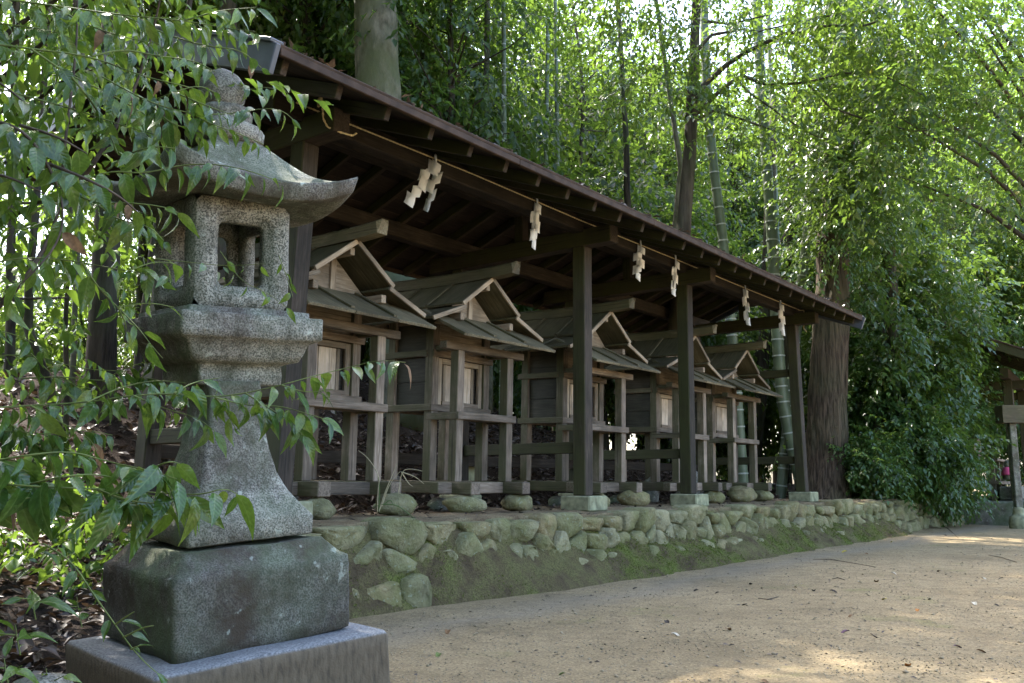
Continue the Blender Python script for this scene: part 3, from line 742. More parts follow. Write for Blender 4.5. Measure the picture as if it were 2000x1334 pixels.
fstone(4.22, .38, .50, .24, .36, 9, 'large rounded grey boulder under the left corner of the farthest shrine', mat=M_GRAN)
fstone(4.95, .40, .34, .20, .3, 10, 'small squarish grey boulder under the right corner of the farthest shrine')
for k, tc in enumerate(TC):
    for j, x in enumerate((-.34, .34)):
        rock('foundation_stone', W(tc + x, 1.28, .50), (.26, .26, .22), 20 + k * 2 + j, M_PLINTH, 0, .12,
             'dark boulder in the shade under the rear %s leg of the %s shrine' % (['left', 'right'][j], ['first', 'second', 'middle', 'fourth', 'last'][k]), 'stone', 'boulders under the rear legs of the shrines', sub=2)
# standing rocks behind the shrines
rock('standing_stone', W(.35, 1.75, .78), (.34, .22, .75), 31, M_FOOT, .5, .1, 'tall mossy pointed stone standing behind the second and middle shrines', 'stone')
rock('standing_stone', W(-1.95, 1.72, .62), (.26, .2, .55), 32, M_PLINTH, .2, .1, 'dark mossy stone standing behind the nearest shrine', 'stone')
rock('standing_stone', W(3.35, 1.2, .62), (.24, .2, .42), 33, M_GRAN2, .2, .1, 'blue grey pointed stone behind the fourth shrine', 'stone')
rock('standing_stone', W(4.15, 1.05, .66), (.42, .2, .55), 34, M_GRAN, .3, .1, 'pale flat pointed stone leaning behind the left legs of the farthest shrine', 'stone')
rock('standing_stone', W(-3.0, .95, .64), (.18, .14, .5), 35, M_GRAN2, .3, .08, 'small slate grey stone standing between the legs of the nearest shrine', 'stone')
rock('standing_stone', W(-.75, 1.6, .62), (.2, .16, .4), 36, M_GRAN2, .3, .08, 'small blue grey stone behind the legs of the second shrine', 'stone')

# ------------------------------------------------------------------ rope and paper streamers
def rope_mesh(pts, r=.0055, twist=90, n=8):
    P = [Vector(p) for p in pts]; L = [0]
    for a, b in zip(P, P[1:]): L.append(L[-1] + (b - a).length)
    m = max(12, int(L[-1] / .012)); V = []; Fc = []; k = 0; Q = []
    for i in range(m + 1):
        s = L[-1] * i / m
        while k < len(L) - 2 and s > L[k + 1]: k += 1
        Q.append((P[k].lerp(P[k + 1], (s - L[k]) / max(1e-6, L[k + 1] - L[k])), s))
    for i, (p, s) in enumerate(Q):
        d = (Q[min(i + 1, m)][0] - Q[max(i - 1, 0)][0]).normalized(); a = d.cross(Vector((.2, .3, 1))).normalized(); b = d.cross(a)
        for j in range(n):
            th = 2 * math.pi * j / n; rr = r * (1 + .3 * math.cos(2 * th + s * twist * 2))
            V.append(p + (a * math.cos(th) + b * math.sin(th)) * rr)
    for i in range(m):
        for j in range(n): Fc.append((i * n + j, i * n + (j + 1) % n, (i + 1) * n + (j + 1) % n, (i + 1) * n + j))
    return mesh('cord', V, Fc, True)
rope = empty('straw_rope', W(0, -.008, PED + 2.52), YAW, label='thin twisted straw rope stretched along the front beam of the shelter', cat='rope')
link('cord', rope_mesh([(-3.35, 0, .0), (-1.6, 0, .012), (0, 0, -.004), (2.1, 0, .0), (3.8, 0, -.003), (5.55, 0, .004)]), M_ROPE, rope)
# loose loop round the first beam end and a hanging tail at the last one
link('loose_end', rope_mesh([(-3.30, -.14, .03), (-3.315, -.20, .02), (-3.32, -.22, -.06), (-3.31, -.22, -.15), (-3.29, -.24, -.205), (-3.22, -.275, -.225), (-3.13, -.295, -.225), (-3.10, -.30, -.20)], .006), M_ROPE, rope)
link('loose_end', rope_mesh([(-3.32, -.20, .0), (-3.33, -.2, -.06), (-3.335, -.2, -.07)], .012), M_ROPE, rope)
link('loose_end', rope_mesh([(5.56, 0, .0), (5.60, -.05, .0), (5.58, -.06, -.12), (5.55, -.05, -.26), (5.60, -.06, -.29), (5.66, -.05, -.30)], .005), M_ROPE, rope)

def strip_mesh(w, segs, seed):
    """a zigzag-cut paper strip: offset panels joined by folds; thin but with thickness"""
    rs = random.Random(seed); bm = bmesh.new()
    x, y, z = 0, 0, 0; ang = rs.uniform(-.5, .5)
    prev = None
    for k, (dx, h) in enumerate(segs):
        ang += rs.uniform(-.55, .55); bulge = rs.uniform(-.012, .02)
        ca, sa = math.cos(ang), math.sin(ang); cx = x + dx
        rowsv = []
        for j in range(4):
            f = j / 3; bl = bulge * math.sin(math.pi * f)
            zz = z - h * f; row = []
            for i in (-1, 0, 1):
                lx = i * w / 2 + dx * .0; row.append(bm.verts.new((cx + lx * ca + rs.uniform(-.001, .001) + bl * .4, y + lx * sa + bl + .004 * (k % 2), zz + .18 * w * (i if k % 2 else -i))))
            rowsv.append(row)
        for j in range(3):
            for i in range(2): bm.faces.new((rowsv[j][i], rowsv[j][i + 1], rowsv[j + 1][i + 1], rowsv[j + 1][i]))
        x = cx; z -= h * .78; y += rs.uniform(-.012, .012)
    bmesh.ops.recalc_face_normals(bm, faces=bm.faces)
    g = bmesh.ops.solidify(bm, geom=list(bm.faces), thickness=.0012)
    me = bpy.data.meshes.new('paper_strip'); bm.to_mesh(me); bm.free()
    me.polygons.foreach_set('use_smooth', [True] * len(me.polygons))
    return me
SH_T = [(849, 'first'), (1047, 'second'), (1250, 'third'), (1318, 'fourth'), (1454, 'fifth'), (1523, 'last')]
def t_at_u(u, z=PED + 2.52, d=-.015):
    lo, hi = -4, 8
    for _ in range(50):
        m = (lo + hi) / 2; p = W(m, d, z) - Vector((0, 0, CAMH)); f = p.y * math.cos(PITCH) + p.z * math.sin(PITCH)
        if CX + F_PX * p.x / f < u: lo = m
        else: hi = m
    return lo
SHL = ['large white paper streamer blown to the left, hanging from the rope nearest the stone lantern',
       'thin twisted white paper streamer just left of the second shelter post',
       'broad white paper streamer just right of the second shelter post',
       'narrow white paper streamer left of the third shelter post, below the rope',
       'white zigzag paper streamer in the last bay, left one of its pair',
       'small white zigzag paper streamer closest to the last shelter post']
for i, (u, nm) in enumerate(SH_T):
    t = t_at_u(u)
    o = empty('paper_streamer', W(t, -.022, PED + 2.525), YAW - .75 + [.1, .55, -.1, .35, .15, .1][i], label=SHL[i], cat='paper streamer', group='white paper streamers hanging from the rope')
    o.scale = [(1, 1, 1), (.8, 1, 1.0), (.8, 1, 1.05), (.75, 1, 1.1), (.72, 1, 1.15), (.72, 1, 1.15)][i]
    w = [.075, .05, .075, .06, .065, .06][i]; H = [.095, .105, .085, .09, .10, .095][i]
    link('knot', mesh('knot', *tube([(0, .006, .035), (.0, -.004, .02), (.002, -.006, -.02), (.0, -.004, -.06)], [.006, .011, .009, .006], 6), True), M_PAPER, o)
    a = [(-.005, H * .9), (-.028, H), (.030, H), (-.030, H), (.034, H * .9)]; b_ = [(.0, H * .9), (.028, H), (-.026, H), (.03, H)]
    a = [(0, H * .9), (-.52 * w, H), (.58 * w, H), (-.55 * w, H), (.5 * w, H * .9)]; b_ = [(0, H * .8), (-.45 * w, H), (.5 * w, H), (-.5 * w, H * .9)]
    if i == 0: a = [(-.01, H), (-.034, H), (.012, H), (-.034, H), (-.03, H)]; b_ = [(-.006, H), (.03, H), (-.03, H), (.03, H), (-.014, H)]
    s1 = link('paper_strip', strip_mesh(w, a, 3 + i), M_PAPER, o, Matrix.Translation((-.012, -.012, -.03)))
    s2 = link('paper_strip', strip_mesh(w, b_, 13 + i), M_PAPER, o, Matrix.Translation((.014, -.026, -.04)))
    tilt = [-.25, -.12, -.1, -.12, .12, .1][i]
    for s_ in (s1, s2): s_.matrix_basis = s_.matrix_basis @ Matrix.Rotation(-tilt, 4, 'Y')

# ------------------------------------------------------------------ stone lantern
def sq_ring(hw, z, rc=.02, n=6, zf=None):
    pts = []
    for q, (sx, sy) in enumerate(((1, -1), (1, 1), (-1, 1), (-1, -1))):
        a0 = -math.pi / 2 + q * math.pi / 2
        for k in range(n + 1):
            a = a0 + math.pi / 2 * k / n
            pts.append([sx * (hw - rc) + rc * math.cos(a), sy * (hw - rc) + rc * math.sin(a), z])
    # mid points on the four sides so that the stone can be uneven
    out = []
    m = len(pts)
    for i in range(m):
        out.append(pts[i])
        if (i + 1) % (n + 1) == 0:
            p, q2 = pts[i], pts[(i + 1) % m]
            for f in (.2, .4, .6, .8): out.append([p[0] + (q2[0] - p[0]) * f, p[1] + (q2[1] - p[1]) * f, z])
    return out
def loft(rings, wob=.003, seed=0, cap=True):
    V = []; Fc = []; n = len(rings[0])
    for r_ in rings:
        for p in r_:
            q = Vector(p); k = mn.noise_vector(q * 7 + Vector((seed, 0, 0))) * wob * 1.3 + mn.noise_vector(q * 24 + Vector((0, seed, 0))) * wob * .9
            V.append(q + k)
    for i in range(len(rings) - 1):
        for k in range(n): Fc.append((i * n + k, i * n + (k + 1) % n, (i + 1) * n + (k + 1) % n, (i + 1) * n + k))
    if cap: Fc.append(tuple(range(n - 1, -1, -1))); Fc.append(tuple((len(rings) - 1) * n + k for k in range(n)))
    return V, Fc
def dense(prof, step=.02):
    out = [prof[0]]
    for a, b in zip(prof, prof[1:]):
        k = max(1, int(math.hypot(b[0] - a[0], b[1] - a[1]) / step))
        for i in range(1, k + 1): out.append((lerp(a[0], b[0], i / k), lerp(a[1], b[1], i / k)))
    return out
LT = empty('stone_lantern', (-.894, 2.955, 0), 0, label='tall old granite lantern with an upturned cap standing at the left on a stepped base', cat='stone lantern')
def lpart(name, me, mat, cx, cy, yaw, roll, pit, z0):
    M = Matrix.Translation((cx + .894, cy - 2.955, z0)) @ Matrix.Rotation(R(pit), 4, 'X') @ Matrix.Rotation(R(roll), 4, 'Y') @ Matrix.Rotation(R(yaw), 4, 'Z')
    return link(name, me, mat, LT, M)
def stone_part(name, prof, mat, cx, cy, yaw, roll, pit, z0, rc=.02, wob=.003, seed=0, step=.03):
    rings = [sq_ring(hw, z, min(rc, hw * .45)) for hw, z in dense(prof, step)]
    return lpart(name, mesh(name, *loft(rings, wob, seed), True), mat, cx, cy, yaw, roll, pit, z0)
stone_part('base_slab', [(.355, -.15), (.362, .0), (.362, .245), (.354, .258), (.30, .260), (.1, .26)], M_CONC, -.872, 2.935, 42, -2.6, 2.6, 0, .015, .003, 1)
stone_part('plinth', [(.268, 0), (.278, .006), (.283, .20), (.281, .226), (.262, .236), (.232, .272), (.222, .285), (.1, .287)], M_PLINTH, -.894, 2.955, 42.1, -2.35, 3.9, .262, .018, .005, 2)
stone_part('shaft', [(.198, 0), (.206, .005), (.206, .058), (.203, .066), (.18, .095), (.15, .14), (.125, .20), (.107, .27), (.095, .34), (.088, .42), (.085, .485)], M_GRAN2, -.915, 2.951, 43, -1.0, 4.6, .561, .016, .004, 3, .02)
stone_part('platform', [(.138, 0), (.1425, .004), (.1425, .062), (.150, .066), (.182, .075), (.196, .10), (.205, .13), (.226, .142), (.238, .149), (.238, .215), (.234, .219), (.206, .220), (.204, .240), (.15, .242)], M_GRAN2, -.955, 2.985, 42.4, 0, 5.0, 1.040, .012, .003, 4, .02)
def firebox():
    hw, hh, r = .171, .186, .036; ww, wh = .092, .118; V = []; Fc = []
    NP = 40
    def sqpt(k, a, b, rc):        # k-th point of a rounded rectangle
        th = 2 * math.pi * (k + .5) / NP; c, s = math.cos(th), math.sin(th)
        e = 2.0 / (1.0 / 1)
        m = max(abs(c) / 1, abs(s) / 1); x, y = c / m * a, s / m * b
        if rc > 0:
            cx_, cy_ = max(-(a - rc), min(a - rc, x)), max(-(b - rc), min(b - rc, y)); dx, dy = x - cx_, y - cy_; L = math.hypot(dx, dy)
            if abs(x) > a - rc and abs(y) > b - rc and L > 1e-6: x, y = cx_ + dx / L * rc, cy_ + dy / L * rc
        return x, y
    def rnd(p):
        c = Vector((max(-(hw - r), min(hw - r, p.x)), max(-(hw - r), min(hw - r, p.y)), max(-(hh - r), min(hh - r, p.z))))
        d = p - c
        return c + d.normalized() * r if d.length > 1e-6 else p
    for side in range(4):
        Q = Matrix.Rotation(side * math.pi / 2, 3, 'Z'); base = len(V)
        loops = [(hw, hh, 0, 0, True), (hw - r * .5, hh - r * .5, 0, 0, True), (hw - r, hh - r, 0, 0, True), (ww + .012, wh + .014, .03, 0, False), (ww + .006, wh + .008, .026, .006, False),
                 (ww - .006, wh - .006, .022, .022, False), (ww - .012, wh - .014, .02, .026, False), (ww - .014, wh - .016, .018, .056, False), (hw - .058, hh - .03, 0, .058, False)]
        for a, b, rc, dep, rd in loops:
            for k in range(NP):
                x, z = sqpt(k, a, b, rc); p = Vector((x, -(hw - dep), z))
                if rd: p = rnd(p)
                p = Q @ p
                V.append(p + mn.noise_vector(p * 14) * .0025 + mn.noise_vector(p * 40) * .001)
        for i in range(len(loops) - 1):
            for k in range(NP): Fc.append((base + i * NP + k, base + i * NP + (k + 1) % NP, base + (i + 1) * NP + (k + 1) % NP, base + (i + 1) * NP + k))
    for z, s in ((hh, 1), (-hh, -1), (hh - .03, -1), (-hh + .03, 1)):
        b = len(V); e = hw - r * .9 if abs(z) == hh else hw - .058
        V += [Vector((-e, -e, z)), Vector((e, -e, z)), Vector((e, e, z)), Vector((-e, e, z))]; Fc.append((b, b + 1, b + 2, b + 3) if s > 0 else (b + 3, b + 2, b + 1, b))
    return mesh('firebox', V, Fc, True)
lpart('firebox', firebox(), M_GRAN, -.978, 2.99, 42.4, .3, 5.0, 1.280 + .186)
def cap():
    prof = [(0, .150), (.12, .150), (.24, .122), (.33, .095), (.42, .064), (.53, .026), (.635, -.006), (.74, -.028), (.83, -.044), (.92, -.054), (1.0, -.056)]
    def base(rr):
        for (a, za), (b, zb) in zip(prof, prof[1:]):
            if rr <= b: return za + (zb - za) * (rr - a) / (b - a)
        return prof[-1][1]
    hw = .318; V = []; Fc = []; K = 14
    def lift(x, y):
        r_ = max(abs(x), abs(y)); m = min(abs(x), abs(y)) / (r_ + 1e-6)
        return .066 * (m ** 2.2) * r_ ** 3
    def ring(r_, f, k=1.0):
        for sd in range(4):
            for i in range(K):
                a = -1 + 2 * i / K; x, y = [(a, -1), (1, a), (-a, 1), (-1, -a)][sd]; x *= r_; y *= r_
                q = Vector((x * hw * k, y * hw * k, f(x, y)))
                V.append(q + mn.noise_vector(q * 9) * .004 + mn.noise_vector(q * 30) * .0012)
    lv = [.12, .2, .26, .32, .38, .44, .5, .56, .62, .68, .74, .8, .86, .91, .955, .985, 1.0]
    for r_ in lv: ring(r_, lambda x, y, r_=r_: base(r_) + lift(x, y))
    ring(1.0, lambda x, y: -.064 + lift(x, y), 1.004); ring(1.0, lambda x, y: -.108 + lift(x, y), .975); ring(1.0, lambda x, y: -.114 + lift(x, y), .955)
    for r_ in (.9, .82, .74, .6, .45): ring(r_, lambda x, y, r_=r_: -.115 + lift(x, y) * .8 + .02 * (1 - r_), .96)
    n = 4 * K; m = len(V) // n
    for i in range(m - 1):
        for k in range(n): Fc.append((i * n + k, (i + 1) * n + k, (i + 1) * n + (k + 1) % n, i * n + (k + 1) % n))
    Fc.append(tuple(range(n))); Fc.append(tuple((m - 1) * n + k for k in range(n - 1, -1, -1)))
    return mesh('cap', V, Fc, True)
lpart('cap', cap(), M_CAP, -.972, 2.985, 42.4, .6, 4.6, 1.747)
def lathe(name, prof, n=28, wob=.003, petals=0):
    V = []; Fc = []
    for r_, z in prof:
        for k in range(n):
            th = 2 * math.pi * k / n; rr = r_ * (1 + (petals and .05 * abs(math.sin(petals * th / 2)) or 0))
            p = Vector((rr * math.cos(th), rr * math.sin(th), z)); V.append(p + mn.noise_vector(p * 12) * wob)
    for i in range(len(prof) - 1):
        for k in range(n): Fc.append((i * n + k, i * n + (k + 1) % n, (i + 1) * n + (k + 1) % n, (i + 1) * n + k))
    Fc.append(tuple(range(n - 1, -1, -1))); Fc.append(tuple((len(prof) - 1) * n + k for k in range(n)))
    return mesh(name, V, Fc, True)
lpart('finial_collar', lathe('finial_collar', dense([(.105, 0), (.122, .012), (.126, .045), (.118, .06), (.092, .07), (.084, .085), (.088, .11), (.076, .13), (.05, .135)], .012), petals=12), M_GRAN2, -.985, 2.985, 0, -1, 4, 1.865)
lpart('finial', lathe('finial', dense([(.042, 0), (.058, .010), (.074, .038), (.080, .066), (.076, .094), (.060, .118), (.038, .134), (.018, .145), (.004, .152)], .012), wob=.005), M_GRAN2, -1.0, 2.985, 0, -2, 4, 1.992)

# ------------------------------------------------------------------ leaves
def leaf_strip(L, W_, segs=4, fold=.25, curl=.25, across=2):
    """leaf along +x, normal +z; returns verts, quads"""
    V = []; Fc = []
    for i in range(segs + 1):
        f = i / segs; wd = W_ * .5 * (math.sin(math.pi * min(1, f * 1.02) ** .8) ** .85 if 0 < f < 1 else .02) * (1 if f < .6 else 1 - .35 * (f - .6) / .4)
        x = L * f; z = -curl * L * f * f
        for j in range(-across, across + 1):
            g = j / across; V.append((x * (1 - .12 * curl * f), wd * g, z + abs(g) * wd * fold))
    m = 2 * across + 1
    for i in range(segs):
        for j in range(m - 1): Fc.append((i * m + j, (i + 1) * m + j, (i + 1) * m + j + 1, i * m + j + 1))
    return np.array(V), np.array(Fc)
def rot_cols(dirs, ups):
    x = dirs / np.linalg.norm(dirs, axis=1, keepdims=True)
    y = np.cross(ups, x); y /= np.linalg.norm(y, axis=1, keepdims=True) + 1e-9
    z = np.cross(x, y)
    return np.stack([x, y, z], axis=2)
# simple folded 4-point leaf for the woods
LEAF4 = np.array([(0, 0, 0), (.42, -.5, .06), (1, 0, -.14), (.42, .5, .06)]); LF4 = np.array([(0, 1, 2), (0, 2, 3)])
def leaves_mesh(name, P, D, U, L, Wd, rnd, tmpl=None):
    """one mesh of many leaves at P pointing along D with length L and width Wd"""
    n = len(P); Rm = rot_cols(D, U)
    if tmpl is None: T, Fq, k = LEAF4, LF4, 3
    else: T, Fq = tmpl; k = Fq.shape[1]
    sc = np.stack([L, Wd, L], axis=1)
    loc = T[None, :, :] * sc[:, None, :]
    Vv = np.einsum('nij,nkj->nki', Rm, loc) + P[:, None, :]
    m = len(T)
    Fa = (Fq[None] + (np.arange(n) * m)[:, None, None]).reshape(-1, k)
    return fast_mesh(name, Vv.reshape(-1, 3), Fa, k, dict(rnd=np.repeat(rnd, m)), smooth=tmpl is not None)
def sprays(rng, centers, dirs, nleaf, sl, leafL, leafW, droop=.25):
    """twigs at centers along dirs with alternating leaves. Returns leaf arrays."""
    n = len(centers); f = (np.arange(nleaf) + .6) / nleaf
    d = dirs / np.linalg.norm(dirs, axis=1, keepdims=True)
    side = np.cross(d, np.array([0, 0, 1.0])) + rng.normal(0, .2, (n, 3)); side /= np.linalg.norm(side, axis=1, keepdims=True) + 1e-9
    up = np.cross(side, d)
    s = sl * rng.uniform(.7, 1.3, (n, 1, 1))
    P = centers[:, None, :] + d[:, None, :] * f[None, :, None] * s + np.array([0, 0, -1.0])[None, None, :] * (f[None, :, None] ** 2) * s * droop
    sg = np.where(np.arange(nleaf) % 2 == 0, 1.0, -1.0)[None, :, None]
    D = d[:, None, :] * rng.uniform(.35, .9, (n, nleaf, 1)) + side[:, None, :] * sg * rng.uniform(.5, 1.0, (n, nleaf, 1)) + np.array([0, 0, -1.0]) * rng.uniform(.05, .95, (n, nleaf, 1)) + rng.normal(0, .15, (n, nleaf, 3))
    U = up[:, None, :] + rng.normal(0, .35, (n, nleaf, 3)) + np.array([0, 0, .6])
    L = leafL * rng.uniform(.65, 1.25, (n, nleaf)); Wd = L * (leafW / leafL) * rng.uniform(.8, 1.2, (n, nleaf))
    rn = np.clip(rng.uniform(0, 1, (n, nleaf)) * .75 + rng.uniform(0, .25, (n, 1)), 0, 1)
    return P.reshape(-1, 3), D.reshape(-1, 3), U.reshape(-1, 3), L.ravel(), Wd.ravel(), rn.ravel()
def make_tree(name, rng, h, r_tr, crown_c, crown_r, nclump, nspray, nleaf=11, leafL=.085, leafW=.034, lean=(0, 0), mat=None, bark=None, clump_r=.55, spray_l=.45, low_limbs=True):
    """an Empty with a trunk and a crown; local origin at the foot"""
    root = empty(name, (0, 0, 0))
    top = Vector((lean[0], lean[1], h))
    pts = []; rad = []
    for i in range(9):
        f = i / 8; p = top * f + Vector((mn.noise(Vector((f * 3, h, r_tr * 50))) * .25 * f * 2, mn.noise(Vector((f * 3, h + 9, r_tr * 70))) * .25 * f * 2, 0)); pts.append(p); rad.append(r_tr * (1.25 - .25 * min(1, f * 8)) * (1 - .8 * f))
    V, Fc = tube([pts[0] - Vector((0, 0, .4))] + pts, [rad[0] * 1.1] + rad, 10)
    cc = np.array(crown_c); cr = np.array(crown_r)
    q = rng.normal(0, 1, (nclump, 3)); q /= np.linalg.norm(q, axis=1, keepdims=True); q *= rng.uniform(.15, 1, (nclump, 1)) ** .45
    C = cc + q * cr
    for c in C:
        f = min(.95, max(.18, (c[2] - .35 * math.hypot(c[0] - lean[0] * c[2] / h, c[1])) / h)); k = f * 8; i = min(7, int(k)); a = pts[i].lerp(pts[i + 1], k - i); b = Vector(c)
        mid = a.lerp(b, .5) + Vector((rng.normal(0, .12), rng.normal(0, .12), .12 + rng.normal(0, .1)))
        rb = max(.012, r_tr * .28 * (1 - .6 * f)); tube([a, a.lerp(mid, .6), mid, mid.lerp(b, .6), b], [rb, rb * .8, rb * .6, rb * .4, rb * .2], 5, False, V, Fc)
    link('trunk', mesh('trunk', V, Fc, True), bark or M_BARK, root)
    idx = rng.integers(0, nclump, nspray)
    off = rng.normal(0, 1, (nspray, 3)); off /= np.linalg.norm(off, axis=1, keepdims=True); off *= rng.uniform(.1, 1, (nspray, 1)) ** .5
    cs = clump_r * rng.uniform(.65, 1.3, nclump)[idx][:, None]
    P = C[idx] + off * cs * np.array([1, 1, .72])
    Dv = off * .8 + (C[idx] - cc) * .25 + rng.normal(0, .3, (nspray, 3)); Dv[:, 2] -= .25
    arr = sprays(rng, P, Dv, nleaf, spray_l, leafL, leafW)
    link('crown', leaves_mesh('crown', *arr), mat or M_LEAF_BG, root)
    return root
protos = []
PS = [dict(h=14, r_tr=.14, crown_c=(0, 0, 9.0), crown_r=(2.9, 2.9, 5.0), nclump=110, nspray=2100, nleaf=8, leafL=.14, leafW=.068, spray_l=.5, clump_r=.75),
      dict(h=9, r_tr=.09, crown_c=(0, 0, 5.6), crown_r=(2.2, 2.2, 3.2), nclump=64, nspray=1050, nleaf=8, leafL=.135, leafW=.066, spray_l=.46, clump_r=.65),
      dict(h=7, r_tr=.05, crown_c=(0, 0, 4.5), crown_r=(1.9, 1.9, 2.6), nclump=50, nspray=1250, nleaf=8, leafL=.125, leafW=.058, mat=M_LEAF_BR, spray_l=.46, clump_r=.6),
      dict(h=5.0, r_tr=.05, crown_c=(0, 0, 2.9), crown_r=(1.7, 1.7, 2.1), nclump=38, nspray=1500, nleaf=8, leafL=.125, leafW=.064, spray_l=.4),
      dict(h=15, r_tr=.15, crown_c=(0, 0, 9.8), crown_r=(3.3, 3.3, 5.0), nclump=130, nspray=2500, nleaf=8, leafL=.145, leafW=.068, mat=M_LEAF_BR, spray_l=.5, clump_r=.75),
      dict(h=3.6, r_tr=.03, crown_c=(0, 0, 1.9), crown_r=(1.4, 1.4, 1.5), nclump=28, nspray=900, nleaf=8, leafL=.12, leafW=.058, mat=M_LEAF_BR, spray_l=.42)]
for i, kw in enumerate(PS):
    protos.append(make_tree(['tall_evergreen', 'evergreen_tree', 'slender_tree', 'young_evergreen', 'tall_broadleaf', 'understory_tree'][i], np.random.default_rng(40 + i), lean=(RNG.uniform(-.4, .4), RNG.uniform(-.4, .4)), **kw))
TL = ['tall dark evergreen tree behind the shelter', 'middle sized evergreen tree behind the shelter', 'slender light green tree behind the shelter',
      'young bushy evergreen behind the shelter', 'tall bright leaved tree behind the shelter', 'low light green tree on the wooded slope']
used = [False] * 6
def plant(k, t, d, s=1.0, rz=None, zoff=-.1, label=None, group=None, world=None):
    o = protos[k] if not used[k] else copy_tree(protos[k]); used[k] = True
    p = W(t, d) if world is None else Vector(world)
    o.location = (p.x, p.y, hz_w(p.x, p.y) + zoff if world is None else p.z)
    o.rotation_euler = (0, 0, random.uniform(0, 6.28) if rz is None else rz); o.scale = (s, s, s)
    tag(o, label or TL[k], 'tree', group or ['tall evergreens of the wood', 'middle evergreens of the wood', 'slender trees of the wood', 'young evergreens of the wood', 'tall bright trees of the wood', 'understory trees of the wood'][k])
    return o
# the wood on the hill behind the shelter and to the left of it
rs = random.Random(21)
spots = []
CLEAR = [(735, 11.9, 75), (1355, 12.7, 40), (1500, 15.2, 40), (205, 9.2, 50), (1395, 14.8, 24)]    # trunks that stay in view: (pixel column, distance, half width)
def blocked(t, d, s_=1.0):
    p = W(t, d); u = CX + F_PX * p.x / (p.y * 1.0)
    if -500 < u < 420 and p.y < 23: return True            # open, sunny ground beyond the crest on the left
    return any(p.y < Y + .4 and abs(u - c) < w + 1.3 * s_ * F_PX / p.y * .8 for c, Y, w in CLEAR)
def place_many(k, n, t0, t1, d0, d1, smin, smax, gap, clear=True):
    c = 0; tries = 0
    while c < n and tries < 4000:
        tries += 1
        t, d = rs.uniform(t0, t1), rs.uniform(d0, d1)
        if any(math.hypot(t - a, d - b) < gap for a, b in spots): continue
        if clear and blocked(t, d): continue
        spots.append((t, d)); plant(k, t, d, rs.uniform(smin, smax)); c += 1
place_many(3, 8, 6, 17, 3.6, 8.0, .8, 1.2, 1.1)
place_many(2, 8, 4, 18, 3.6, 9, .8, 1.2, 1.1)
place_many(1, 14, 3, 24, 4.4, 11, .85, 1.25, 1.3)
place_many(0, 10, 3, 26, 4.2, 10, .85, 1.15, 1.6)
place_many(4, 17, -1, 28, 4.4, 12, .85, 1.15, 1.7)
place_many(1, 6, 0, 8, 8, 14, 1.0, 1.3, 1.3)
place_many(2, 8, 0, 9, 10, 18, .9, 1.3, 1.2)
place_many(5, 9, 0, 12, 11, 19, .9, 1.4, 1.2)
place_many(0, 8, 7, 20, 8, 15, .9, 1.25, 1.2)
place_many(1, 6, 8, 20, 4, 9, 1.0, 1.4, 1.1)
# beyond the crest on the left the wood is open and the sun comes in
place_many(2, 7, -4, 3.5, 15, 26, 1.0, 1.3, 2.2, False)
place_many(5, 8, -5, 3.5, 12, 24, 1.2, 1.7, 2.0, False)
for t, d, k, sc in [(.6, 7.6, 2, 1.3), (1.6, 9.6, 2, 1.5), (3.0, 8.2, 2, 1.35), (2.4, 11.5, 4, .9), (4.4, 7.0, 2, 1.3)]: plant(k, t, d, sc)
# trees outside the frame, left of the camera and behind it, added to block sun and sky on that side
for az, ds_, k, sc in [(a_ + o_, d_, k_, s_) for a_ in (-60, -74, -88, -102, -116, -130, -144, -158, -172) for (o_, d_, k_, s_) in ((0, 6.2, 3, 1.35), (5, 8.5, 1, 1.2), (-3, 11.5, 0, 1.1))] + [(-54, 11, 0, 1.0), (-43, 6.4, 4, 1.05), (-52, 4.6, 0, 1.1)]:
    x, y = ds_ * math.sin(R(az)), ds_ * math.cos(R(az)); plant(k, 0, 0, sc, world=(x, y, max(-.1, min(1.5, hz_w(x, y))) - .1), label=TL[k].replace('behind the shelter', 'outside the frame, added for shade'), group='unseen trees added for shade, ' + TL[k].split()[0] + ' ' + TL[k].split()[1])
# the end of the wood on the right, beyond the path
for (t, d, k, s) in [(18, 1, 1, 1.1), (20, -2.5, 0, 1.0), (22, 1.5, 4, 1.0), (24, -4, 1, 1.2), (17.5, 3.5, 3, 1.2), (26, -1, 4, 1.1), (19, -.5, 5, 1.2), (28, -6, 0, 1.1), (23, -2, 3, 1.3), (30, 2, 4, 1.2), (27, 3, 1, 1.4), (31, -3, 1, 1.5), (33, -7, 0, 1.1), (25, 4.5, 0, 1.0), (34, 1, 0, 1.2)]:
    plant(k, t, d, s, label=TL[k].replace('behind the shelter', 'beyond the end of the path').replace('on the wooded slope', 'beyond the end of the path'), group='trees beyond the path, kind %s' % ['one', 'two', 'three', 'four', 'five', 'six'][k])
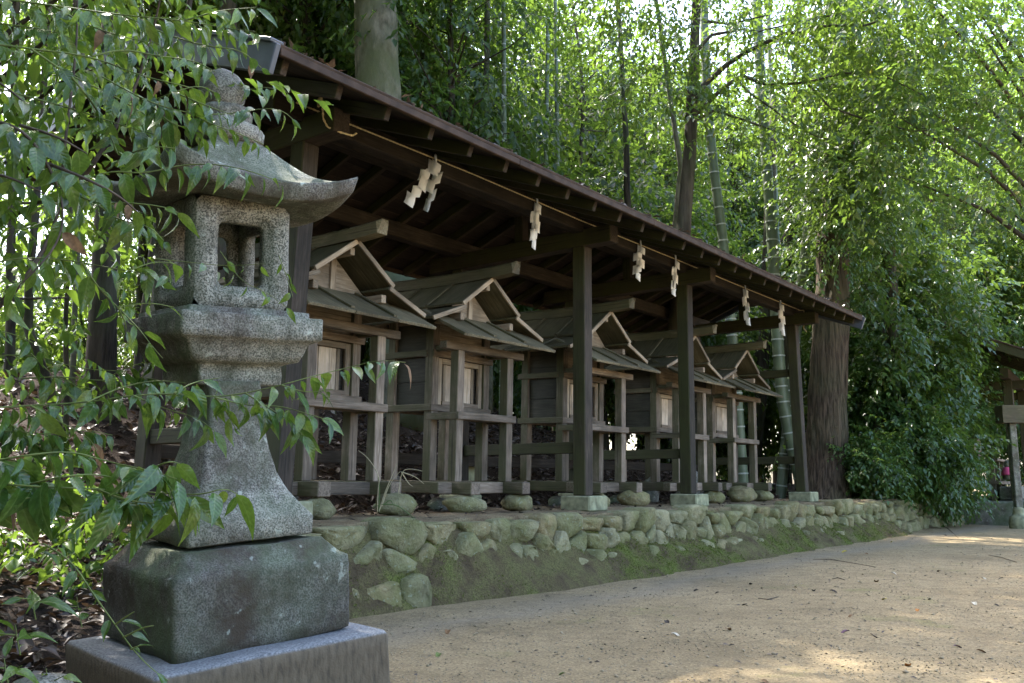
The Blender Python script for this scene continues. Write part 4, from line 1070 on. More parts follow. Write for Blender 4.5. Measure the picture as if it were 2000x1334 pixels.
# ------------------------------------------------------------------ single trees, bamboo
def hit(u, v):
    """where the sight line through a pixel meets the land"""
    Y = 2.0
    while Y < 40:
        p = at(u, v, Y)
        if p.z < hz_w(p.x, p.y): return p
        Y += .05
    return at(u, v, 40)
def px_trunk(name, pts, Y, w, mat, label, cat='tree', group=None, n=12, ext=(True, 2.0), branches=(), wob=.02, flute=0.0):
    """a trunk seen through the pixels pts; w is its width in pixels at each point; carried down into the ground"""
    P = [at(u, v, Y) for u, v in pts]; rad = [k * Y / F_PX / 2 for k in w]
    d = (P[-1] - P[-2]).normalized()
    g = hz_w(P[-1].x, P[-1].y)
    if P[-1].z > g - .1:
        k = min(3.0, (P[-1].z - g + .3) / max(.3, -d.z)); P.append(P[-1] + d * k); rad.append(rad[-1] * 1.15)
    P = P[::-1]; rad = rad[::-1]
    if ext[0]:
        u_ = (P[-1] - P[-2]).normalized(); P.append(P[-1] + u_ * ext[1]); rad.append(rad[-1] * .7)
    # finer
    Q, r2 = [], []
    for i in range(len(P) - 1):
        for k in range(5):
            f = k / 5; p = P[i].lerp(P[i + 1], f); Q.append(p + mn.noise_vector(p * 1.7) * wob); r2.append(lerp(rad[i], rad[i + 1], f) * (1 + .06 * mn.noise(p * 3)))
    Q.append(P[-1]); r2.append(rad[-1])
    root = empty(name, Q[0], label=label, cat=cat, group=group); o = Q[0]
    Vt, Ft = tube([q - o for q in Q], r2, n)
    if flute:
        for i in range(len(Q)):
            for k in range(n):
                v = Vt[i * n + k]; c = Q[i] - o; th = 2 * math.pi * k / n
                f = mn.noise(Vector((math.cos(th) * 4.5, math.sin(th) * 4.5, i * .10))) + .6 * mn.noise(Vector((math.cos(th) * 11, math.sin(th) * 11, i * .22)))
                Vt[i * n + k] = c + (v - c) * (1 + flute * f * 1.6 + .12 * max(0, 1 - i / 6) * (1 + mn.noise(Vector((math.cos(th) * 2, math.sin(th) * 2, 7)))))
    link('trunk', mesh('trunk', Vt, Ft, True), mat, root)
    for br, w0, w1 in branches:
        B = [at(*(b if len(b) == 3 else (*b, Y))) for b in br]; m = len(B); C = []; rr = []
        for i in range(m - 1):
            for k in range(4):
                f = k / 4; p = B[i].lerp(B[i + 1], f); C.append(p + mn.noise_vector(p * 2.3) * .03 - o); rr.append(lerp(w0, w1, (i + f) / (m - 1)) * Y / F_PX / 2)
        C.append(B[-1] - o); rr.append(w1 * Y / F_PX / 2)
        link('branch', mesh('branch', *tube(C, rr, 7), True), mat, root)
    return root
px_trunk('grey_trunk_tree', [(731, -40), (735, 90), (742, 200), (765, 500), (772, 620)], 11.8, [88, 90, 92, 94, 100], M_BARKG, 'big tree with a smooth grey trunk rising behind the near end of the shelter roof', n=18)
cedar = px_trunk('cedar_tree', [(1655, -40), (1645, 200), (1630, 450), (1624, 640), (1615, 800), (1609, 930)], 14.6, [48, 54, 62, 68, 72, 84], M_BARKR, 'big cedar with furrowed brown bark just behind the last shelter post', n=56, wob=.04, flute=.07)
px_trunk('branching_tree', [(1362, -30), (1356, 90), (1350, 210), (1346, 320), (1338, 420)], 12.6, [18, 21, 25, 27, 29], M_BARK, 'dark tree forking into long bare branches that sweep right above the shelter roof', n=12, branches=[
    ([(1352, 205), (1372, 165), (1420, 125), (1480, 92, 12.3), (1530, 65, 12.1), (1600, 52, 11.9), (1690, 50, 11.7), (1722, 38, 11.6)], 13, 4),
    ([(1722, 38, 11.6), (1700, 20, 11.6), (1640, 30, 11.7), (1560, 40, 11.9), (1470, 66, 12.2)], 4, 3),
    ([(1358, 225), (1400, 185), (1440, 152), (1452, 148), (1500, 165, 12.3), (1580, 160, 12.0), (1650, 140, 11.8), (1730, 150, 11.7), (1800, 185, 11.6)], 10, 2.5),
    ([(1352, 240), (1395, 218), (1450, 232, 12.4), (1520, 260, 12.2), (1600, 300, 12.0)], 8, 2),
    ([(1440, 155), (1480, 190, 12.3), (1530, 230, 12.2), (1590, 265, 12.1), (1650, 280, 12)], 5, 2),
    ([(1360, 100), (1390, 70), (1450, 55), (1475, 60)], 9, 3), ([(1376, 40), (1420, 45), (1500, 30)], 7, 3),
    ([(1580, 165, 12), (1620, 210, 11.9), (1690, 235, 11.8), (1780, 255, 11.7), (1900, 250, 11.6)], 5, 2)])
px_trunk('dark_trunk_tree', [(212, 300), (210, 380), (206, 520), (200, 640), (196, 735)], 8.3, [44, 48, 52, 54, 60], M_BARK, 'dark tree trunk on the slope directly left of the stone lantern', ext=(True, 4))
for k, (pts, Y, w, lab) in enumerate([
    ([(70, 400), (62, 520), (52, 640), (85, 735)], 7.6, [15, 16, 18, 22], 'leaning grey trunk on the crest at the far left, bent at its foot'),
    ([(152, 420), (148, 560), (144, 640), (140, 720)], 8.2, [10, 10, 11, 12], 'slender pale trunk left of the dark tree beside the lantern'),
    ([(132, 560), (130, 640), (128, 752)], 7.2, [8, 9, 11], 'thin dark sapling trunk on the slope at the left, in front of the pale one'),
    ([(300, 480), (288, 560), (275, 660), (268, 720)], 8.8, [13, 13, 14, 16], 'thin trunk seen between the dark tree and the lantern'),
    ([(24, 380), (22, 480), (20, 600), (18, 720)], 8.8, [16, 17, 18, 20], 'upright brown trunk at the left edge of the photo'),
    ([(1498, 560), (1495, 640), (1488, 720), (1480, 790)], 17.5, [24, 26, 30, 32], 'brown leaning trunk seen through the last bay of the shelter'),
    ([(1402, 700), (1380, 740), (1360, 790)], 18, [14, 14, 16], 'thin slanting trunk seen through the last bay, behind the farthest shrine'),
    ([(1740, 560), (1748, 680), (1742, 780), (1700, 900)], 15.6, [26, 28, 30, 34], 'dark leaning trunk inside the shrubs right of the cedar'),
    ([(1215, 150), (1222, 260), (1226, 400), (1225, 520)], 15.5, [11, 12, 14, 16], 'slender dark trunk above the middle of the shelter roof'),
    ([(952, 60), (950, 200), (948, 330), (950, 460)], 15, [12, 13, 14, 16], 'slender grey trunk beside the bright gap in the leaves above the roof'),
    ([(1318, 250), (1330, 330), (1322, 420)], 14, [10, 12, 14], 'pale thin trunk above the roof, left of the bamboo'),
    ([(1545, 380), (1540, 500), (1538, 620)], 16.5, [14, 15, 16], 'dark straight trunk between two bamboo culms')]):
    px_trunk('forest_tree', pts, Y, w, M_BARK if k not in (1, 9, 10) else M_BARKG, lab, n=9, ext=(True, 4))

node_me = mesh('node', *tube([(0, 0, -.012), (0, 0, -.004), (0, 0, .004), (0, 0, .012)], [1.0, 1.10, 1.10, 1.0], 12, False), True); node_me.materials.append(M_NODE)
def bamboo(pts, Y, w, label, seg=.30):
    P = [at(u, v, Y) for u, v in pts]
    d = (P[-1] - P[-2]).normalized(); g = hz_w(P[-1].x, P[-1].y)
    if P[-1].z > g: P.append(P[-1] + d * min(3, (P[-1].z - g + .3) / max(.3, -d.z)))
    P = P[::-1]; P.append(P[-1] + (P[-1] - P[-2]).normalized() * 3)
    L = [0]
    for a, b in zip(P, P[1:]): L.append(L[-1] + (b - a).length)
    def pos(s):
        for k in range(len(P) - 1):
            if s <= L[k + 1]: return P[k].lerp(P[k + 1], (s - L[k]) / (L[k + 1] - L[k]))
        return P[-1]
    def sm(s): return (pos(max(0, s - .5)) + pos(s) * 2 + pos(min(L[-1], s + .5))) / 4
    r0 = w * Y / F_PX / 2; m = int(L[-1] / .15); Q = [sm(L[-1] * i / m) for i in range(m + 1)]; o = Q[0].copy()
    rad = [r0 * (1 - .28 * i / m) for i in range(m + 1)]
    root = empty('bamboo', o, label=label, cat='bamboo', group='bamboo culms behind the shelter')
    link('culm', mesh('culm', *tube([q - o for q in Q], rad, 12), True), M_BAMBOO, root)
    s = .2
    while s < L[-1] - .1:
        p = sm(s); d = (sm(s + .05) - sm(s - .05)).normalized(); rr = r0 * (1 - .28 * s / L[-1]) * 1.012
        M = Matrix.Translation(p - o) @ d.to_track_quat('Z', 'Y').to_matrix().to_4x4() @ Matrix.Diagonal((rr, rr, 1, 1)); link('node', node_me, None, root, M)
        s += seg * random.uniform(.85, 1.15) * (.75 + .5 * s / L[-1])
    return root
bamboo([(1374, -40), (1379, 180), (1396, 350), (1414, 480), (1434, 700), (1446, 870)], 14.6, 22, 'blue green bamboo culm left of the other two, crossing the branching tree')
bamboo([(1476, -40), (1488, 200), (1506, 430), (1520, 690), (1528, 790), (1552, 890)], 14.9, 25, 'tall thick bamboo culm bent at its foot, seen in the last bay')
bamboo([(1612, 120), (1592, 320), (1572, 490), (1548, 720), (1536, 850)], 15.3, 20, 'bamboo culm leaning right, crossing in front of the cedar', .34)
bamboo([(1502, 60), (1512, 300), (1518, 480), (1526, 640)], 17.5, 12, 'thin shaded bamboo culm just behind the tall thick one')
bamboo([(985, 300), (986, 500), (984, 600)], 14.5, 12, 'thin bamboo culm far behind the second shrine roof')
bamboo([(1066, 330), (1063, 540), (1060, 640)], 15.5, 11, 'thin bamboo culm far behind the middle shrine roof')
bamboo([(1088, 250), (1089, 320), (1092, 380), (1096, 480)], 16, 10, 'thin bamboo culm above the middle of the roof')

def foliage(name, C, spread, n, rng, nleaf, sl, lL, lW, mat, label, cat, out=None, tm=None, droop=.25, o=None):
    idx = rng.integers(0, len(C), n); off = rng.normal(0, 1, (n, 3)) * np.array(spread)
    P = np.array(C)[idx] + off; D = off + rng.normal(0, .3, (n, 3)) * np.mean(spread); D[:, 2] -= .3 * np.mean(spread)
    arr = sprays(rng, P, D, nleaf, sl, lL, lW, droop)
    c0 = np.array(C).min(axis=0) if label else np.zeros(3)
    arr = (arr[0] - c0,) + tuple(arr[1:])
    ob = link(name, leaves_mesh(name, *arr, tmpl=tm), mat); ob.location = tuple(c0)
    if label: tag(ob, label, cat)
    return ob
# leaves of the branching tree
bt = next(o for o in COL.objects if o.name == 'branching_tree'); bl = bt.location
Cb = []
for _ in range(150):
    u = RNG.uniform(1180, 1880); v = RNG.uniform(-130, 250 - .12 * abs(u - 1500)); Cb.append(tuple(at(u, v, RNG.uniform(11.2, 13.2)) - bl))
ob = foliage('crown', Cb, (.32, .32, .2), 1500, RNG, 8, .38, .11, .046, M_LEAF_BR, None, None); ob.parent = bt
C = [tuple(at(lerp(1600, 1690, RNG.random()), v, 14.2 - .5 * RNG.random())) for v in np.linspace(-60, 470, 60) for _ in range(3)]
foliage('climbing_ivy', C, (.38, .3, .3), 2300, RNG, 8, .3, .085, .045, M_LEAF_SH, 'hanging leafy creeper covering the upper trunk of the big cedar', 'creeper')

po = at(2180, 980, 13.0); po.z = 0
ov = empty('spreading_tree', po, 0, label='spreading tree outside the right edge whose leafy branches hang into the upper right corner', cat='tree')
Vt, Ft = tube([Vector((0, 0, -.2)), Vector((.1, 0, 1.5)), Vector((0, .1, 3.2)), Vector((-.2, .1, 5)), Vector((-.3, 0, 7.5))], [.24, .2, .17, .13, .06], 12)
Co = []
for i in range(120):
    c = at(RNG.uniform(1640, 2120), RNG.uniform(-120, 420 - 300 * RNG.random() * (i % 2)), RNG.uniform(10.5, 14)) - po; Co.append(tuple(c))
    if i % 7 == 0:
        a = Vector((-.15, .05, min(7, max(2.5, c.z * .7)))); m1 = a.lerp(c, .5) + Vector((0, 0, .25)); tube([a, a.lerp(m1, .5), m1, m1.lerp(c, .5), c], [.05, .04, .03, .018, .006], 6, False, Vt, Ft)
link('trunk', mesh('trunk', Vt, Ft, True), M_BARK, ov)
ob = foliage('crown', Co, (.34, .32, .2), 1500, RNG, 8, .4, .115, .056, M_LEAF_BG, None, None); ob.parent = ov
# shrubs that spill over the wall on the right
def make_shrub(name, rng, cz, r, nclump, nspray, lL=.13, lW=.068):
    return make_tree(name, rng, cz + r[2] * .7, .045, (0, 0, cz), r, nclump, nspray, nleaf=8, leafL=lL, leafW=lW, mat=M_LEAF_SH, clump_r=.48, spray_l=.42)
sh = [make_shrub('evergreen_shrub', np.random.default_rng(80), 1.9, (1.5, 1.3, 1.7), 40, 1500), make_shrub('evergreen_shrub', np.random.default_rng(81), .85, (1.3, 1.1, .85), 26, 850), make_shrub('evergreen_shrub', np.random.default_rng(82), 3.5, (1.7, 1.5, 2.3), 46, 1900)]
us = [0, 0, 0]
for (k, u, v, Y, s, lab) in [(2, 1745, 930, 16.2, 1.0, 'tall glossy shrub rising behind the wall right of the cedar'), (2, 1765, 930, 18.0, .85, 'tall glossy shrub between the cedar and the little hall'),
                        (0, 1775, 945, 15.8, .8, 'broad glossy shrub spilling over the end of the wall'), 
                        (1, 1770, 960, 15.0, .8, 'low shrub with hanging leaves on the wall top, left of the little hall'), (1, 1830, 965, 15.8, .62, 'low shrub overhanging the last stones of the wall'),
                        (1, 1700, 955, 14.6, .62, 'small shrub with pale leaves beside the foot of the cedar'), (0, 1760, 925, 17.2, 1.0, 'glossy shrub in the shade between the cedar and the wall end'), (2, 1700, 900, 18.5, 1.05, 'tall shrub behind the cedar trunk'),
                        (2, 1930, 930, 24, 1.1, 'tall shrub behind the roof of the little hall')]:
    o = sh[k] if not us[k] else copy_tree(sh[k]); us[k] = 1
    p = at(u, v, Y); o.location = (p.x, p.y, max(.3, hz_w(p.x, p.y)) - .05); o.rotation_euler = (0, 0, random.uniform(0, 6.28)); o.scale = (s, s, s)
    tag(o, lab, 'shrub', 'evergreen shrubs at the end of the wall')

# ------------------------------------------------------------------ little hall at the right edge
def build_hall():
    b = at(1995, 1000, 17.2); b.z = 0
    r = empty('small_hall', b, YAW + .06, label='small open wooden hall on a stone base at the right edge, half hidden by shrubs', cat='shrine hall')
    slab('stone_base', r, -1.0, 2.4, -.25, 1.9, -.1, .42, M_GRAN2, bev=.03); slab('stone_step', r, .15, 1.6, -.75, -.26, -.1, .2, M_GRAN2, bev=.03)
    for x in (-.55, 2.0):
        for y in (.0, 1.6): slab('post', r, x - .08, x + .08, y - .08, y + .08, .421, 2.62, M_DARK, bev=.01)
    for y in (0, 1.6): slab('beam', r, -1.0, 2.5, y - .07, y + .07, 2.621, 2.80, M_DARK)
    for x in (-.55, 2.0): slab('cross_beam', r, x - .06, x + .06, -.5, 2.1, 2.45, 2.60, M_DARK)
    for s in (-1, 1):
        for k in range(9):
            x = -1.2 + k * .46
            timber('rafter', r, (x, .8, 3.50), (x, .8 + s * 1.75, 2.70), .055, .08, M_DARK)
        up = Vector((0, s * .8, 1.75)).normalized()
        for k in range(5):
            f0, f1 = k / 5, (k + 1) / 5; y0, y1 = .8 + s * 1.85 * f0, .8 + s * 1.85 * f1; z0, z1 = 3.565 - .846 * f0, 3.565 - .846 * f1
            timber('roof_board', r, (-1.35, (y0 + y1) / 2, (z0 + z1) / 2), (2.8, (y0 + y1) / 2, (z0 + z1) / 2), math.hypot(y1 - y0, z1 - z0) - .004, .03, M_SOFF, up=up)
        timber('barge_board', r, (-1.37, .8, 3.52), (-1.37, .8 + s * 1.86, 2.67), .04, .17, M_DARK)
        timber('roof_sheet', r, (.72, .8, 3.60), (.72, .8 + s * 1.92, 2.73), 4.25, .03, M_METAL)
    slab('altar_box', r, .35, 1.35, .75, 1.3, 1.25, 1.95, M_SHR); slab('altar_shelf', r, -.2, 1.7, .3, 1.45, 1.16, 1.2, M_SHR); slab('altar_shelf', r, -.4, 1.9, .25, 1.5, .72, .78, M_SHR)
    for x in (-.3, .5, 1.2): slab('shelf_leg', r, x - .04, x + .04, .35, .43, .421, 1.159, M_SHR)
    slab('back_board', r, -.46, 1.9, 1.55, 1.58, .43, 2.5, M_DARK); slab('stone_ledge', r, -.4, 1.9, .05, .30, .43, .68, M_GRAN2, bev=.02)
    return r
build_hall()
p = at(1968, 918, 17.35)
st = empty('jizo_statue', (p.x, p.y, p.z - .18), YAW, label='little stone statue wearing a pink bib, sitting on the ledge inside the small hall', cat='statue')
link('body', lathe('body', dense([(.085, 0), (.10, .03), (.095, .12), (.075, .2), (.04, .235)], .02), 16), M_GRAN2, st); link('head', lathe('head', dense([(.02, .225), (.05, .245), (.062, .285), (.055, .33), (.03, .355), (.005, .36)], .015), 16), M_GRAN2, st)
M_PINK = plain('pink_cloth', (.62, .10, .22), .85, 20, .2, .1)
link('bib', lathe('bib', dense([(.05, .235), (.088, .2), (.108, .12), (.110, .085), (.104, .085)], .02), 16), M_PINK, st)
p = at(1992, 1030, 15.6)
sp = empty('stone_post', (p.x, p.y, 0), 0, label='slender weathered post on a bell shaped stone foot at the right edge of the path', cat='post')
link('foot', lathe('foot', dense([(.16, -.05), (.165, .10), (.14, .18), (.09, .22), (.085, .32), (.06, .34)], .03), 20), M_FOOT, sp); slab('shaft', sp, -.055, .055, -.055, .055, .33, 1.75, M_GRAN2, bev=.01)
slab('sign_box', sp, -.2, .2, -.13, .13, 1.752, 2.05, M_SHR)
# weathered timbers behind the second shrine, up on the slope
p = at(838, 552, 12.5); g = hz_w(p.x, p.y)
tb = empty('timber_rack', (p.x, p.y, g), YAW + .5, label='weathered timber rack on the slope, glimpsed between the first and second shrine roofs', cat='rack')
hh = p.z - g
slab('rail', tb, -.32, .32, -.05, .05, hh, hh + .06, M_SHR)
for x in (-.2, .2): slab('leg', tb, x - .04, x + .04, -.03, .03, -.1, hh - .001, M_SHR)

# ------------------------------------------------------------------ leafy boughs in front, leaf by leaf
fg = []
for k in range(7):
    rr = random.Random(60 + k)
    V, Fq = leaf_strip(1.0, rr.uniform(.35, .46), 8, rr.uniform(.1, .45), rr.uniform(.1, .75), 2)
    V[:, 1] += .04 * np.sin(V[:, 0] * 3 + k) * V[:, 0]; V[:, 2] += .02 * np.sin(V[:, 0] * 9 + k * 2) * np.abs(V[:, 1]) * 6
    me = mesh('leaf', V, Fq, True); me.materials.append(M_LEAF_FG); fg.append(me)
dead_me = fg[3].copy(); dead_me.materials.clear(); dead_me.materials.append(plain('withered_leaf', (.15, .085, .04), .7, 6, .4, .2))
def bough(name, label, stems, size, gap, seed, Y, wmm=4.0, hang=1.0, cat='leafy branch', dead=(), green=True):
    rr = random.Random(seed); first = stems[0][0]
    root = empty(name, at(first[0], first[1], first[2] if len(first) > 2 else Y), label=label, cat=cat, group='leafy branches reaching in from the left')
    o = root.location.copy(); cnt = 0
    for st in stems:
        P = [at(p[0], p[1], p[2] if len(p) > 2 else Y + .05 * math.sin(i * 1.7 + seed)) for i, p in enumerate(st)]
        # smooth
        for _ in range(2):
            Q = [P[0]]
            for a, b in zip(P, P[1:]): Q += [a.lerp(b, .25), a.lerp(b, .75)]
            Q.append(P[-1]); P = Q
        n = len(P); rad = [(wmm * (1 - .75 * i / (n - 1)) + .5) / 2000 for i in range(n)]
        link('stem', mesh('stem', *tube([p - o for p in P], rad, 6), True), M_TWIGG if green else M_TWIG, root)
        L = [0]
        for a, b in zip(P, P[1:]): L.append(L[-1] + (b - a).length)
        s = L[-1] * .06 + .01; k = 0; sg = rr.choice((-1, 1))
        while s <= L[-1] and cnt < 290:
            while k < n - 2 and s > L[k + 1]: k += 1
            p = P[k].lerp(P[k + 1], (s - L[k]) / max(1e-6, L[k + 1] - L[k])); d = (P[k + 1] - P[k]).normalized()
            side = d.cross(Vector((0, 0, 1))).normalized()
            tip = s / L[-1]
            D = d * rr.uniform(.25, .7) + side * sg * rr.uniform(.3, .85) + Vector((0, 0, -1)) * hang * rr.uniform(.25, .95) + Vector((rr.gauss(0, .15), rr.gauss(0, .15), rr.gauss(0, .12)))
            D.normalize(); U = (side * sg * -.55 + Vector((rr.gauss(0, .35), -.25 + rr.gauss(0, .35), 1.0)))
            y = U.cross(D).normalized(); z = D.cross(y)
            le = size * rr.uniform(.5, 1.22) * (1 - .25 * tip)
            pet = p + D * .006
            M = Matrix((D, y, z)).transposed().to_4x4() @ Matrix.Diagonal((le, le * rr.uniform(.82, 1.1), le, 1)); M.translation = pet - o
            link('leaf', dead_me if rr.random() < .012 else rr.choice(fg), None, root, M); cnt += 1; sg = -sg
            s += gap * rr.uniform(.6, 1.3)
    return root
bough('leafy_bough', 'lowest leafy bough with big drooping leaves in front of the lantern shaft and plinth', [
    [(-70, 912), (40, 890), (140, 880), (210, 902), (290, 918), (345, 935)], [(-70, 940), (60, 950), (190, 955), (300, 962), (390, 968), (440, 952), (468, 968)],
    [(40, 950), (120, 930), (190, 925), (250, 940)], [(190, 955), (240, 975), (300, 985), (350, 975)], [(-60, 880), (10, 905), (80, 930)], [(290, 918), (330, 900), (350, 905)], [(-60, 985), (40, 975), (110, 965)]], .096, .022, 3, 1.72)
bough('leafy_bough', 'long leafy bough that crosses the lantern shaft and points at the nearest shrine', [
    [(-70, 800), (60, 792), (170, 786), (260, 772), (340, 768), (420, 776), (480, 768), (550, 752), (610, 735), (680, 718), (740, 703), (792, 708)],
    [(420, 776), (480, 792), (545, 792), (600, 808), (645, 822)], [(170, 786), (230, 758), (300, 742), (362, 748)], [(260, 772), (320, 798), (385, 815), (420, 842)], [(480, 768), (530, 800), (575, 828), (590, 850)],
    [(60, 792), (120, 826), (170, 850), (190, 880)], [(-20, 795), (20, 830), (60, 850)], [(550, 752), (600, 768), (650, 760)], [(340, 768), (380, 745), (430, 738)], [(420, 776), (440, 800), (462, 840)]], .075, .022, 5, 2.15)
bough('leafy_bough', 'sprig of drooping leaves hanging in front of the lantern cap', [
    [(60, 420), (130, 370), (210, 332), (280, 340), (350, 322), (420, 320), (485, 332), (548, 356)], [(210, 332), (250, 300), (300, 285), (345, 290)], [(130, 370), (190, 400), (250, 395), (330, 405), (355, 420)], [(190, 400), (230, 430), (290, 440), (320, 470)]], .08, .021, 7, 2.2, wmm=5)
bough('leafy_bough', 'slender arching sprig of long leaves reaching past the lantern finial', [
    [(200, 150), (290, 200), (370, 222), (440, 224), (500, 213), (548, 212), (580, 240)], [(370, 222), (420, 245), (470, 262), (515, 282)], [(290, 200), (340, 180), (390, 165), (428, 185)], [(290, 200), (330, 240), (380, 255), (400, 275)], [(340, 180), (400, 205), (455, 225)]], .072, .020, 9, 2.25)
bough('leafy_bough', 'bushy upper bough in front of the roof corner, its leaves crowding the lantern finial', [
    [(-60, 80), (60, 95), (180, 110), (280, 150), (350, 165), (395, 178)], [(60, 95), (140, 150), (230, 190), (310, 240), (340, 270)], [(180, 110), (240, 95), (310, 110), (380, 118), (420, 140)], [(-50, 160), (60, 190), (150, 215), (240, 245), (300, 262)],
    [(140, 150), (180, 200), (210, 250), (230, 300)]], .084, .025, 11, 2.4, wmm=6)
bough('leafy_bough', 'topmost leafy bough along the upper left edge of the photo', [
    [(-60, -10), (100, 10), (240, 30), (360, 40), (440, 55), (500, 62)], [(240, 30), (330, 70), (410, 92), (470, 96), (510, 132)], [(100, 10), (170, 50), (250, 75), (310, 85)], [(360, 40), (430, 20), (500, 15)], [(-60, 40), (40, 50), (120, 65)]], .092, .026, 13, 2.6, wmm=6)
bough('leafy_bough', 'leafy bough at the left edge with a bent brown stem and large pale leaves', [
    [(-60, 230), (40, 245), (95, 320), (125, 400), (118, 470), (60, 540), (-30, 610)], [(-60, 330), (20, 345), (90, 380)], [(40, 245), (110, 265), (170, 300)], [(95, 320), (160, 345), (230, 380), (275, 420)], [(-60, 130), (0, 160), (60, 210)]], .105, .040, 15, 2.05, wmm=9, green=False)
bough('leafy_bough', 'sparse leafy twigs between the dark trunk and the lantern fire box', [
    [(-60, 520), (60, 500), (160, 512), (250, 530), (330, 540)], [(160, 512), (190, 560), (230, 600), (270, 640), (300, 680), (318, 700)], [(250, 530), (300, 510), (345, 515)], [(230, 600), (290, 590), (340, 600)], [(230, 600), (250, 640), (235, 660)]], .08, .045, 17, 2.2, wmm=4)
bough('leafy_bough', 'shaded leafy twigs above the leaf covered slope at the left edge', [
    [(-60, 700), (60, 690), (150, 720), (240, 725)], [(-60, 640), (30, 650), (100, 690)], [(60, 690), (110, 740), (180, 760)]], .09, .045, 19, 2.5, wmm=4)
bough('leafy_bough', 'thin hanging sprig with curled leaves at the end of the shelter eave', [[(398, 40), (402, 90), (430, 135), (470, 175), (520, 170), (540, 175)], [(520, 160), (550, 168), (575, 200)]], .05, .036, 23, 2.9, wmm=2.5)
bough('leafy_bough', 'few thin twigs with curled leaves hanging across the fire box window', [[(300, 505), (370, 512), (440, 520), (520, 515)], [(430, 490), (470, 550), (520, 570), (560, 600)], [(545, 500), (560, 540), (572, 580)]], .05, .05, 25, 2.3, wmm=2)
bough('leafy_bough', 'woody dark branch with few leaves curving up along the left edge of the photo', [[(-50, 640), (10, 590), (60, 530), (100, 460), (120, 390), (124, 300), (140, 180), (152, 60), (150, -40)], [(120, 390), (170, 340), (220, 260), (262, 180), (300, 60), (318, -30)]], .085, .10, 27, 2.7, wmm=17, green=False)
bough('leafy_bough', 'dense dark leafy branch low at the left edge, above the dead leaves', [[(-60, 850), (20, 840), (90, 850), (160, 838), (220, 850)], [(-60, 800), (10, 830), (60, 860), (100, 890)], [(20, 840), (60, 810), (120, 800)], [(-60, 900), (0, 895), (60, 905)], [(90, 850), (130, 880), (180, 895)]], .085, .020, 33, 2.6, wmm=5)
bough('leafy_bough', 'leafy twig in the shade behind the lantern shaft at the left', [[(40, 740), (120, 735), (200, 745), (270, 735), (310, 742)], [(120, 735), (170, 770), (240, 790)], [(200, 745), (250, 715), (300, 705)]], .08, .022, 35, 2.9, wmm=5)
# the long bare runner and seedlings on the leaf covered ground at the lower left
bough('creeping_runner', 'long thin bare runner with a few leaves crossing in front of the lantern plinth', [[(85, 1062, 2.0), (140, 1095, 1.95), (185, 1165, 1.9), (225, 1220, 1.88), (260, 1270, 1.86), (300, 1310, 1.85), (330, 1330, 1.85)], [(225, 1220, 1.88), (245, 1205, 1.86), (262, 1195, 1.85)], [(240, 1245, 1.87), (280, 1225, 1.85), (300, 1222, 1.85)], [(255, 1268, 1.86), (275, 1260, 1.85)]], .055, .075, 29, 1.9, wmm=4, hang=.3, cat='runner')
for k, (u, v, Y, s, lab) in enumerate([(60, 1165, 2.05, .07, 'seedling with broad pointed leaves growing in the dead leaves at the left edge'), (30, 1235, 1.9, .085, 'low seedling with long leaves at the lower left corner'), (8, 1300, 1.75, .08, 'blue green seedling leaf at the bottom left corner'), (215, 1050, 3.1, .05, 'tiny seedling by the side of the lantern plinth'), (90, 1320, 2.0, .05, 'ferny green seedling in front of the bottom left stone'), (150, 1180, 2.6, .05, 'small seedling in the dead leaves between plinth and left edge'), (40, 1080, 3.2, .06, 'pale green seedling in the leaves far left')]):
    bough('seedling', lab, [[(u + 10, v + 45, Y), (u + 4, v + 15, Y), (u, v - 15, Y)], [(u + 4, v + 15, Y), (u + 35, v, Y - .04)], [(u, v + 5, Y), (u - 35, v + 2, Y - .03)]], s, .035, 40 + k, Y, wmm=3, hang=.15, cat='seedling')

# the tree those boughs belong to: crown of smaller leaves further in
MIDT = leaf_strip(1.0, 1.0, 3, .25, .3, 1)
def midtree():
    rng = np.random.default_rng(5)
    root = empty('overhanging_tree', at(-330, 980, 4.2), label='evergreen tree at the left edge whose leafy crown hangs over the stone lantern', cat='tree')
    o = root.location.copy(); root.location.z = hz_w(o.x, o.y); o = root.location.copy()
    V, Fc = tube([Vector((0, 0, -.2)), Vector((.05, 0, .8)), Vector((.0, .1, 1.8)), Vector((.15, .1, 2.8)), Vector((.2, .2, 4.2)), Vector((.2, .3, 5.5))], [.11, .10, .09, .075, .05, .03], 10)
    C = []
    for i in range(40):
        u = rng.uniform(-160, 300); vmax = 430 if u < 200 else 180
        v = rng.uniform(-120, vmax); Y = rng.uniform(3.0, 5.2)
        C.append(at(u, v, Y))
    for i in range(3): C.append(at(rng.uniform(-120, 180), rng.uniform(470, 800), rng.uniform(3.4, 5)))
    for i, c in enumerate(C):
        b = c - o; h = max(.9, min(4.6, b.z * .75)); a = Vector((.12, .1, h)); m1 = a.lerp(b, .5) + Vector((0, 0, .12))
        if i % 2 == 0: tube([a, a.lerp(m1, .5), m1, m1.lerp(b, .5), b], [.02, .016, .012, .008, .004], 5, False, V, Fc)
    link('trunk', mesh('trunk', V, Fc, True), M_BARK, root)
    n = 330; idx = rng.integers(0, len(C), n); off = rng.normal(0, .17, (n, 3)); P = np.array([tuple(c - o) for c in C])[idx] + off
    D = off + rng.normal(0, .12, (n, 3)) + np.array([.08, 0, -.06])
    arr = sprays(rng, P, D, 9, .32, .082, .036, .3)
    link('crown', leaves_mesh('crown', *arr, tmpl=MIDT), M_LEAF_MID, root)
midtree()

